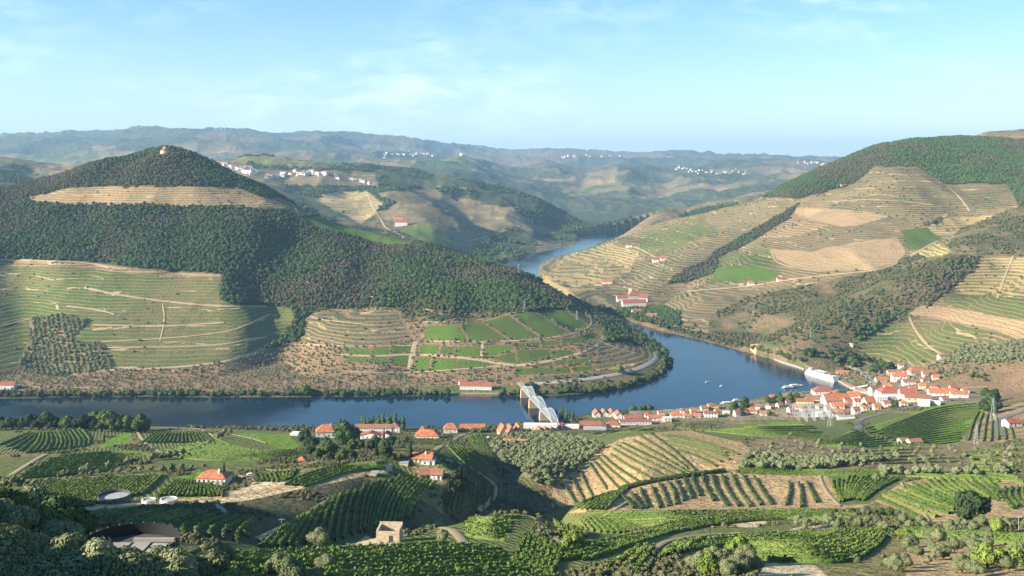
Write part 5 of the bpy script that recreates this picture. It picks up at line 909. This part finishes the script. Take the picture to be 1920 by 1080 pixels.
for i, p in enumerate(BP):
    q = p-off; m = MB(); dn = (BP[1]-BP[0]).normalized(); n = Vector((-dn.y, dn.x, 0))
    def ring(z, a, b_): return [q+dn*sx*a+n*sy*b_+Vector((0,0,z-12)) for sx, sy in ((-1,-1),(1,-1),(1,1),(-1,1))]
    r0, r1 = ring(-4, 3.2, 6.), ring(11., 2.6, 5.2)
    for k in range(4): m.poly([tuple(r0[k]), tuple(r0[(k+1)%4]), tuple(r1[(k+1)%4]), tuple(r1[k])])
    m.poly([tuple(x) for x in r1]); r2 = ring(11.05, 3., 5.6); r3 = ring(11.08, 3., 5.6); m.build('pier', mat('ochre_stone', (.50,.36,.20), .9, noise=.25, nscale=.5) if i == 0 else bpy.data.materials['ochre_stone'], br)
# ------------------------------------------------------------------ river cruise ship at the quay
sh = empty('cruise_ship', (451,1481,0), math.atan2(1450-1514, 465-438)); tag(sh, 'white river cruise ship with three decks moored at the quay', 'ship'); Lh = 35.
def hullpts(z, k): return [(x*k if abs(x) < Lh else x, y, z) for x, y in ((-Lh,0),(-Lh*.9,-3.2),(-Lh*.72,-5.3),(-Lh*.4,-5.7),(Lh*.8,-5.7),(Lh,-5.2),(Lh,5.2),(Lh*.8,5.7),(-Lh*.4,5.7),(-Lh*.72,5.3),(-Lh*.9,3.2))]
m = MB(); a_, b_ = hullpts(-.8,1), hullpts(2.2,1); n_ = len(a_)
for i in range(n_): m.poly([a_[i], a_[(i+1)%n_], b_[(i+1)%n_], b_[i]])
m.poly(b_); m.build('hull', MW, sh)
m = MB(); m.box(-Lh*.78, Lh*.95, -5.2, 5.2, 2.2, 4.9); m.build('lower_deck', MW, sh); m = MB(); m.box(-Lh*.7, Lh*.9, -5.0, 5.0, 4.95, 7.6); m.build('upper_deck', MW, sh)
m = MB(); m.box(-Lh*.6, Lh*.5, -5.1, 5.1, 7.62, 7.85); m.build('sun_deck', MGREY, sh); m = MB(); m.box(-Lh*.66, -Lh*.52, -2.6, 2.6, 7.87, 10.2); m.build('wheelhouse', MW, sh); m = MB(); m.box(-8, 12, -4, 4, 9.6, 9.85); [m.bar((x,y,7.8),(x,y,9.6),.12) for x in (-7,2,11) for y in (-3.8,3.8)]; m.build('awning', MW, sh); m = MB(); m.box(Lh*.55, Lh*.68, -1.2, 1.2, 7.87, 10.4); m.build('funnel', mat('red_paint',(.5,.06,.06),.5), sh)
for z in (3.1, 5.7):
    for s in (-1, 1):
        yy = 5.2 if z < 4 else 5.0
        m = MB()
        for i in range(22): x = -Lh*.66+i*Lh*1.5/22; m.box(x, x+1.5, s*yy-.03, s*yy+.03, z, z+1.25)
        m.build('window_band', MWIN, sh)
# smaller boats
def boat(u, v, L_, yaw, label, cabin=True):
    d = H*F/(v-V0); e = empty('small_boat', ((u-CX)/F*d, d, 0), yaw); tag(e, label, 'boat'); w_ = L_*.16; m = MB(); A_ = [(-L_/2,-w_*.8,1),(L_*.25,-w_,1),(L_/2,0,1.3),(L_*.25,w_,1),(-L_/2,w_*.8,1)]; Z_ = [(x*.94,y*.8,-.3) for x,y,_ in A_]
    for i in range(5): m.poly([Z_[i], Z_[(i+1)%5], A_[(i+1)%5], A_[i]])
    m.poly(A_); m.build('hull', MW, e)
    if cabin: m = MB(); m.box(-L_*.35, L_*.12, -w_*.7, w_*.7, 1.02, 2.6); m.build('cabin', MW, e); m = MB(); m.box(-L_*.33, L_*.10, -w_*.72, w_*.72, 1.5, 2.2); m.build('window_band', MWIN, e)
boat(1492,724,24,.3,'larger white tour boat moored by the park trees'); boat(1478,727,18,.2,'smaller white tour boat left of the larger one'); boat(1366,757,22,.15,'white tour boat moored by the dark trees'); boat(1382,752,14,.3,'short white boat behind the dark trees'); boat(1107,585,9,1.2,'tiny white motor boat below the estate'); boat(1326,717,6,.4,'tiny boat out on the open water, left one',False); boat(1352,724,6,.9,'tiny boat out on the open water, right one',False); boat(1250,704,6,0,'tiny boat close to the wooded point',False)
# footbridge over the side river
p0, p1 = at(1594,734,1200,3), at(1627,727,1200,3); fb = empty('side_bridge', p0); tag(fb, 'flat grey girder bridge over the mouth of the side river', 'bridge'); d = p1-p0; m = MB(); m.bar((0,0,0), tuple(d), 1.6); m.build('girder', MGREY, fb); m = MB(); [m.bar(tuple(d*t-Vector((0,0,6))), tuple(d*t), .7) for t in (.33,.66)]; m.build('pier', MSTONE, fb)
# ------------------------------------------------------------------ wind turbines on the skyline
def turbine(u, v, hpx, label, i):
    p = at(u, v+2, 7000); s = p.y/F; h = hpx*s*.72; e = empty('wind_turbine', p); tag(e, label, 'wind turbine', None); m = MB(); m.bar((0,0,-25), (0,0,h), 3.6, n=8, r2=2.4); m.build('tower', MW, e); m = MB(); m.box(-2.5,2.5,-6,5,h,h+5); m.build('nacelle', MW, e)
    a0 = i*1.3
    for k in range(3): a = a0+k*2.094; m = MB(); m.bar((0,-7,h+2.5), (math.sin(a)*h*.5,-7,h+2.5+math.cos(a)*h*.5), 1.8, n=4, r2=.6); m.build('blade', MW, e)
for i, (u, v, h, l) in enumerate([(129,246,15,'leftmost wind turbine on its own small knoll of the ridge'),(227,238,17,'wind turbine left of the pair above the conical hill'),(265,238,19,'tall wind turbine right of the pair above the conical hill'),(403,242,11,'first and smallest of the four ridge turbines'),(414,242,12,'second of the four turbines on the ridge'),(422,241,15,'third of the four turbines on the ridge'),(454,239,16,'rightmost and tallest of the four ridge turbines'),
  (1046,277,14,'first hazy turbine on the central far ridge'),(1073,276,12,'second hazy turbine on the central far ridge'),(1100,278,9,'faint short turbine in the middle of the central far ridge'),(1133,281,13,'fourth hazy turbine on the central far ridge'),(1179,287,15,'rightmost hazy turbine above the dark far knoll')]): turbine(u, v, h, l, i)
# ------------------------------------------------------------------ pylons, poles
def pylon(u, v, hpx, d0, label, t=.16):
    p = at(u, v, d0); h = hpx*p.y/F; e = empty('pylon', p, .4); tag(e, label, 'pylon'); m = MB(); w0 = h*.11
    L4 = [(sx*w0, sy*w0) for sx, sy in ((-1,-1),(1,-1),(1,1),(-1,1))]
    for x, y in L4: m.bar((x,y,-1), (x*.15,y*.15,h), t)
    for k in range(6):
        z0, z1 = h*k/6.5, h*(k+1)/6.5; f0, f1 = 1-.85*z0/h, 1-.85*z1/h
        for i in range(4): a, b2 = L4[i], L4[(i+1)%4]; m.bar((a[0]*f0,a[1]*f0,z0), (b2[0]*f1,b2[1]*f1,z1), t*.6)
    m.build('mast', MGREY, e)
    for z, w_ in ((.68,.2),(.8,.17),(.92,.13)): m = MB(); m.bar((-h*w_,0,h*z), (h*w_,0,h*z), t*.9); m.bar((-h*w_,0,h*z), (0,0,h*(z+.05)), t*.5); m.bar((h*w_,0,h*z), (0,0,h*(z+.05)), t*.5); m.build('crossarm', MGREY, e)
for a in [(984,583,18,1250,'lattice pylon on the crest of the vineyard blocks'),(1082,600,18,1250,'lattice pylon beside the dark vineyard block'),(973,517,22,1300,'lattice pylon in front of the far river reach'),(1557,800,38,700,'tall lattice pylon below the substation'),(1863,790,44,600,'tall lattice pylon beside the dark tree clump'),(1832,834,38,550,'lattice pylon right of the twin cottages'),(1520,636,20,1400,'lattice pylon on the scrubby slope'),(1413,592,18,1500,'lattice pylon among the mid terraces'),(533,300,11,4000,'faint pylon left of the hillside village',),(202,302,13,3800,'faint pylon on the pale hill left of the cone')]: pylon(*a)
def pole(u, v, hpx, d0, label): 
    p = at(u, v, d0); h = hpx*p.y/F; e = empty('utility_pole', p, random.uniform(-.4,.4)); tag(e, label, 'pole'); m = MB(); m.bar((0,0,-.5),(0,0,h),.16,n=6,r2=.1); m.build('mast', MCONC, e); m = MB(); m.box(-1,1,-.08,.08,h-.7,h-.5); m.build('crossarm', MGREY, e)
for a in [(1750,938,22,350,'concrete pole standing in the right hand terraces'),(1648,884,19,450,'concrete pole at the edge of the brown slope'),(1910,993,27,200,'concrete pole near the right edge'),(1543,872,11,450,'short pole on the brown slope, left one'),(1567,876,11,450,'short pole on the brown slope, right one'),(1808,830,12,500,'pole by the track below the bright green field'),(266,700-26,17,1300,'thin pole in the far terraced vineyard'),(1500,840,14,500,'pole above the brown slope'),(1240,826,12,560,'pole on top of the tan hill'),(28,815,16,500,'pole by the contour knoll'),(1884,1000,14,200,'thin pole below the big dark tree'),(246,826,12,450,'thin white post beside the lime green field'),(528,985,14,250,'post at the shaded junction'),(940,958,14,350,'post at the gully mouth')]: pole(*a)
# ------------------------------------------------------------------ substation
p = at(1530,789,900); ss = empty('substation', p, -.1); tag(ss, 'electrical substation full of grey steel frames at the village edge', 'substation'); s = p.y/F
for r_ in range(5):
    y = r_*9.
    for c in range(5):
        x = -16+c*8.; m = MB(); hh = 9 if r_ % 2 else 7
        for dx in (0, 7.): m.bar((x+dx,y,-2),(x+dx,y,hh),.22); m.bar((x+dx,y,hh),(x+dx,y,hh+1.8),.1)
        m.bar((x,y,hh),(x+7.,y,hh),.22); m.bar((x,y,hh-.9),(x+7.,y,hh-.9),.12); [m.bar((x+i,y,hh-.9),(x+i+.5,y,hh),.08) for i in range(7)]
        m.build('portal_frame', MGREY, ss)
for i in range(3): m = MB(); x = -12+i*11; m.box(x,x+4,20,23,-1,3.6); [m.bar((x+1+k,21.5,3.6),(x+1+k,21.5,5.2),.2) for k in range(3)]; m.build('transformer', MGREY, ss)
# ------------------------------------------------------------------ round basins, fence, ruin, hilltop pavilion
def ringwall(m, R0, R1, z0, z1, n=48, a0=0, a1=2*math.pi):
    for i in range(n):
        t0, t1 = a0+(a1-a0)*i/n, a0+(a1-a0)*(i+1)/n; c = [(math.cos(t0),math.sin(t0)),(math.cos(t1),math.sin(t1))]
        def q(R_, k, z): return (R_*c[k][0], R_*c[k][1], z)
        m.poly([q(R1,0,z0),q(R1,1,z0),q(R1,1,z1),q(R1,0,z1)]); m.poly([q(R0,1,z0),q(R0,0,z0),q(R0,0,z1),q(R0,1,z1)]); m.poly([q(R0,0,z1),q(R1,0,z1),q(R1,1,z1),q(R0,1,z1)])
def disc(m, R_, z, n=40): m.poly([(R_*math.cos(2*math.pi*i/n), R_*math.sin(2*math.pi*i/n), z) for i in range(n)])
MGRV = mat('grey_gravel', (.36,.37,.36), .95, noise=.35, nscale=1.5)
p = at(202,946,300); R_ = 30*p.y/F; e = empty('round_basin', p+Vector((0,R_,0)), .2); tag(e, 'large dark rimmed round basin with a grey gravel floor', 'basin'); m = MB(); ringwall(m, R_-.25, R_, -2, 2.0); m.build('rim_wall', mat('dark_concrete',(.10,.10,.10),.9,noise=.3,nscale=.8), e); m = MB(); disc(m, R_-.3, .9); m.build('gravel_floor', MGRV, e)
for u, w_, l in ((274,13,'left white ring shaped foundation beside the basin'),(311,16,'right white ring shaped foundation, the larger one')):
    p = at(u, 944, 300, .1); R_ = w_*p.y/F; e = empty('ring_foundation', p+Vector((0,R_,.2))); tag(e, l, 'foundation'); m = MB(); ringwall(m, R_-.5, R_, -2, .5, 40); m.build('rim', MW, e); m = MB(); disc(m, R_-.5, .15); m.build('floor', MGRV, e)
p = at(235,1052,150); cx_, cy_ = (235-CX)/F*172, 174.; zc = float(gz(cx_, cy_)); zf = zc+.9; fc = empty('curved_fence', (cx_, cy_, zf)); tag(fc, 'curved black mesh fence round a sunken concrete yard', 'fence'); RF = 8.1
m = MB(); ringwall(m, RF-.03, RF+.03, -1.5, 2.0, 50, -.35, math.pi+.25); m.build('mesh_panel', MBLK, fc)
for i in range(16): t = -.35+(math.pi+.6)*i/15; m = MB(); m.bar((RF*1.008*math.cos(t), RF*1.008*math.sin(t), -1.5), (RF*1.008*math.cos(t), RF*1.008*math.sin(t), 2.15), .05); m.build('post', MGREY, fc)
m = MB(); disc(m, RF-.1, -.02); m.build('yard_floor', mat('dark_yard', (.09,.085,.08), .8, noise=.4, nscale=.7), fc)
for k, (x0, x1, y0, y1) in enumerate(((-4.5,-1,-3,3.4),(-.4,2.4,-3.4,3.6),(3.,5.6,-2,3.))): m = MB(); m.box(x0,x1,y0,y1,0,.22); m.build('slab', MCONC if k < 2 else MGRV, fc)
m = MB(); m.box(-1.,6.2,4.2,5.,0,.5); m.build('kerb_wall', MCONC, fc)
p = at(727,1018,230); s = p.y/F; w_ = 44*s; ru = empty('stone_ruin', p, -.06); tag(ru, 'roofless square stone ruin at the end of the dusty track', 'ruin'); m = MB(); h_ = 21*s
for x0,x1,y0,y1,z1 in ((-w_/2,w_/2,0,.5,h_),(-w_/2,w_/2,w_*.8,w_*.8+.5,h_+.8),(-w_/2,-w_/2+.5,.503,w_*.8-.003,h_+.3),(w_/2-.5,w_/2,.503,w_*.8-.003,h_+.4)): m.box(x0,x1,y0,y1,-1,z1)
m.build('wall', mat('pale_rubble', (.52,.43,.30), .95, noise=.35, nscale=1.2), ru); m = MB(); random.seed(5)
for i in range(26): x = random.uniform(-w_*.6,w_*.3); y = random.uniform(-3,-.4); r_ = random.uniform(.15,.45); m.box(x-r_,x+r_,y-r_,y+r_,-.3,r_*1.1)
m.build('rubble', MSTONE, ru); m = MB(); m.box(.3,1.3,-.06,.02,.1,1.9); m.build('doorway', MWIN, ru)
for u0, v0, u1, v1, l in ((1365-960+0,952,425,966,'low dry stone wall at the end of the sandy bench'),):
    a, b2 = at(u0,v0,300), at(u1,v1,300); e = empty('stone_wall', a); tag(e, l, 'wall'); d = b2-a; m = MB(); n = max(3,int(d.length/1.5))
    for i in range(n): q0, q1 = a+d*i/n, a+d*(i+1)/n; m.bar((d*i/n).to_tuple()[:2]+(float(gz(q0.x,q0.y))-a.z+.6,), (d*(i+1)/n).to_tuple()[:2]+(float(gz(q1.x,q1.y))-a.z+.6+random.uniform(-.1,.1),), 1.0)
    m.build('masonry', MSTONE, e)
p = at(310,286,2000,1.5); s = p.y/F; e = empty('round_pavilion', p); tag(e, 'round tiered ochre pavilion with a domed lantern on the conical hilltop', 'pavilion')
for nm, R_, z0, z1, mt in (('terrace_wall',11,-4,2.4,'MBG'),('ground_floor',8.5,2.4,5.8,'MY2'),('upper_floor',5.4,6.2,9.6,'MY2'),('lantern',3.0,10,12.2,'MY2')):
    MT = MBG if mt == 'MBG' else (bpy.data.materials.get('ochre_plaster') or mat('ochre_plaster', (.55,.33,.13), .85, noise=.15)); m = MB(); m.bar((0,0,z0),(0,0,z1),R_,n=20); m.build(nm, MT, e)
for R_, z in ((9.2,5.8),(6.,9.6)): m = MB(); m.bar((0,0,z),(0,0,z+.4),R_,n=20,r2=R_*.75); m.build('roof_ring', MBR, e)
m = MB(); m.bar((0,0,12.2),(0,0,14.2),3.3,n=16,r2=.4); m.build('dome', MBR, e)
for i in range(10): t = math.pi+math.pi*(i+.5)/10; m = MB(); x, y = 8.5*math.cos(t), 8.5*math.sin(t); m.bar((x,y,3.),(x,y,5.2),.7,n=4); m.build('window', MWIN, e)
ML['pink'] = leafmat('magenta_flowers', (.42,.05,.30), (.55,.10,.42)); proto('pink', 'pink', 3.4, .2, 6, 900, .3, (41,)); NAMES['pink'] = 'flowering_bush'; tree('pink', at(1055,803,950), 1.1, 'magenta flowering bush beside the white warehouse', None, 'bush')
for u, v, l in ((985,806,'grey delivery van parked by the warehouse yard'),(915,822,'white car parked on the yard below the road'),(905,826,'dark car parked on the yard below the road'),(470,893,'white car on the drive of the white farmhouse'),(325,697,'white car on the track of the far bank')):
    p = at(u, v, 300 if v > 880 else 850, .05); e = empty('parked_car', p, random.uniform(0,3)); tag(e, l, 'car'); cm = MGREY if 'grey' in l else (MBLK if 'dark' in l else MW); m = MB()
    pr = [(-2.1,.35),(-2.1,.95),(-1.5,1.05),(-1.,1.5),(.6,1.5),(1.3,1.0),(2.1,.85),(2.1,.35)]
    m.poly([(x,-.85,z) for x,z in pr]); m.poly([(x,.85,z) for x,z in pr][::-1])
    for i in range(8): (x0,z0),(x1,z1) = pr[i], pr[(i+1)%8]; m.poly([(x0,-.85,z0),(x0,.85,z0),(x1,.85,z1),(x1,-.85,z1)])
    m.build('body', cm, e); m = MB(); m.box(-1.1,1.0,-.87,.87,1.08,1.4); m.build('window_band', MWIN, e)
    for x in (-1.3,1.3):
        for y in (-.8,.8): m = MB(); m.bar((x,y-.1,.32),(x,y+.1,.32),.32,n=10); m.build('wheel', MBLK, e)
# ------------------------------------------------------------------ camera, light
cam = bpy.data.cameras.new('camera'); co = bpy.data.objects.new('camera', cam); COL.objects.link(co)
co.location = (0,0,H); co.rotation_euler = (math.pi/2,0,0); cam.sensor_width = 36; cam.lens = 36*F/1920; cam.shift_y = -(540-V0)/1920; cam.clip_end = 120000; cam.clip_start = 1
SC.camera = co
SUN_EL, SUN_AZ = math.radians(23.5), math.radians(70)     # azimuth measured left from straight behind the camera
sd = (-math.sin(SUN_AZ)*math.cos(SUN_EL), -math.cos(SUN_AZ)*math.cos(SUN_EL), math.sin(SUN_EL))
L = bpy.data.lights.new('sun','SUN'); L.energy = 5.0; L.angle = math.radians(.5); L.color = (1,.895,.74)
lo = bpy.data.objects.new('sun', L); COL.objects.link(lo); lo.rotation_euler = Vector(sd).to_track_quat('Z','Y').to_euler()
w = bpy.data.worlds.new('World'); SC.world = w; w.use_nodes = True; nt = w.node_tree; N_ = nt.nodes.new; K = nt.links.new
sky = N_('ShaderNodeTexSky'); sky.sky_type = 'NISHITA'; sky.sun_disc = False; sky.sun_elevation = SUN_EL; sky.sun_rotation = math.atan2(sd[0], sd[1]); sky.altitude = 400; sky.dust_density = .1; sky.ozone_density = 2.6; sky.air_density = 1.15
tc = N_('ShaderNodeTexCoord'); mp = N_('ShaderNodeMapping'); mp.inputs['Scale'].default_value = (1.3,1.3,4.2); mp.inputs['Rotation'].default_value = (0,.12,.3); K(tc.outputs['Generated'], mp.inputs[0])
n1 = N_('ShaderNodeTexNoise'); n1.inputs['Scale'].default_value = 2.2; n1.inputs['Detail'].default_value = 3; K(mp.outputs[0], n1.inputs['Vector'])
n2 = N_('ShaderNodeTexNoise'); n2.inputs['Scale'].default_value = 14; n2.inputs['Detail'].default_value = 8; n2.inputs['Roughness'].default_value = .62; n2.inputs['Distortion'].default_value = .4; K(mp.outputs[0], n2.inputs['Vector'])
def MR(a, f0, f1, t0, t1):
    r = N_('ShaderNodeMapRange'); K(a, r.inputs[0])
    for i, q in enumerate((f0,f1,t0,t1)): r.inputs[i+1].default_value = q
    return r.outputs[0]
def MM(op, a, b):
    r = N_('ShaderNodeMath'); r.operation = op
    for i, q in enumerate((a,b)):
        if isinstance(q,(int,float)): r.inputs[i].default_value = q
        else: K(q, r.inputs[i])
    return r.outputs[0]
cl = MM('MULTIPLY', MR(n1.outputs['Fac'], .46, .68, 0, 1), MR(n2.outputs['Fac'], .44, .74, 0, .55))
mx = N_('ShaderNodeMix'); mx.data_type = 'RGBA'; K(cl, mx.inputs[0]); hs = N_('ShaderNodeHueSaturation'); hs.inputs['Saturation'].default_value = 1.3; K(sky.outputs[0], hs.inputs['Color']); K(hs.outputs[0], mx.inputs[6]); mx.inputs[7].default_value = (8.2,9.2,10.2,1); K(mx.outputs[2], nt.nodes['Background'].inputs[0])
nt.nodes['Background'].inputs[1].default_value = SKY
SC.view_settings.view_transform = 'Standard'; SC.view_settings.look = 'None'; SC.view_settings.exposure = EXPO
# ------------------------------------------------------------------ the air
hm = bpy.data.materials.new('haze'); hm.use_nodes = True; nt = hm.node_tree; nt.nodes.clear(); ou = nt.nodes.new('ShaderNodeOutputMaterial'); pv = nt.nodes.new('ShaderNodeVolumePrincipled')
pv.inputs['Color'].default_value = HAZEC; pv.inputs['Density'].default_value = HAZED; pv.inputs['Anisotropy'].default_value = .1; nt.links.new(pv.outputs[0], ou.inputs['Volume'])
hb = MB(); hb.box(-45000, 45000, -3000, 44000, -12, 1350); hz = hb.build('haze', hm); tag(hz, 'pale blue summer haze filling the whole valley', 'haze', kind='stuff')
SC.cycles.volume_bounces = 0; SC.cycles.max_bounces = 4; SC.cycles.diffuse_bounces = 2; SC.cycles.glossy_bounces = 2; SC.cycles.transmission_bounces = 0; SC.cycles.transparent_max_bounces = 16
SC.cycles.use_denoising = True
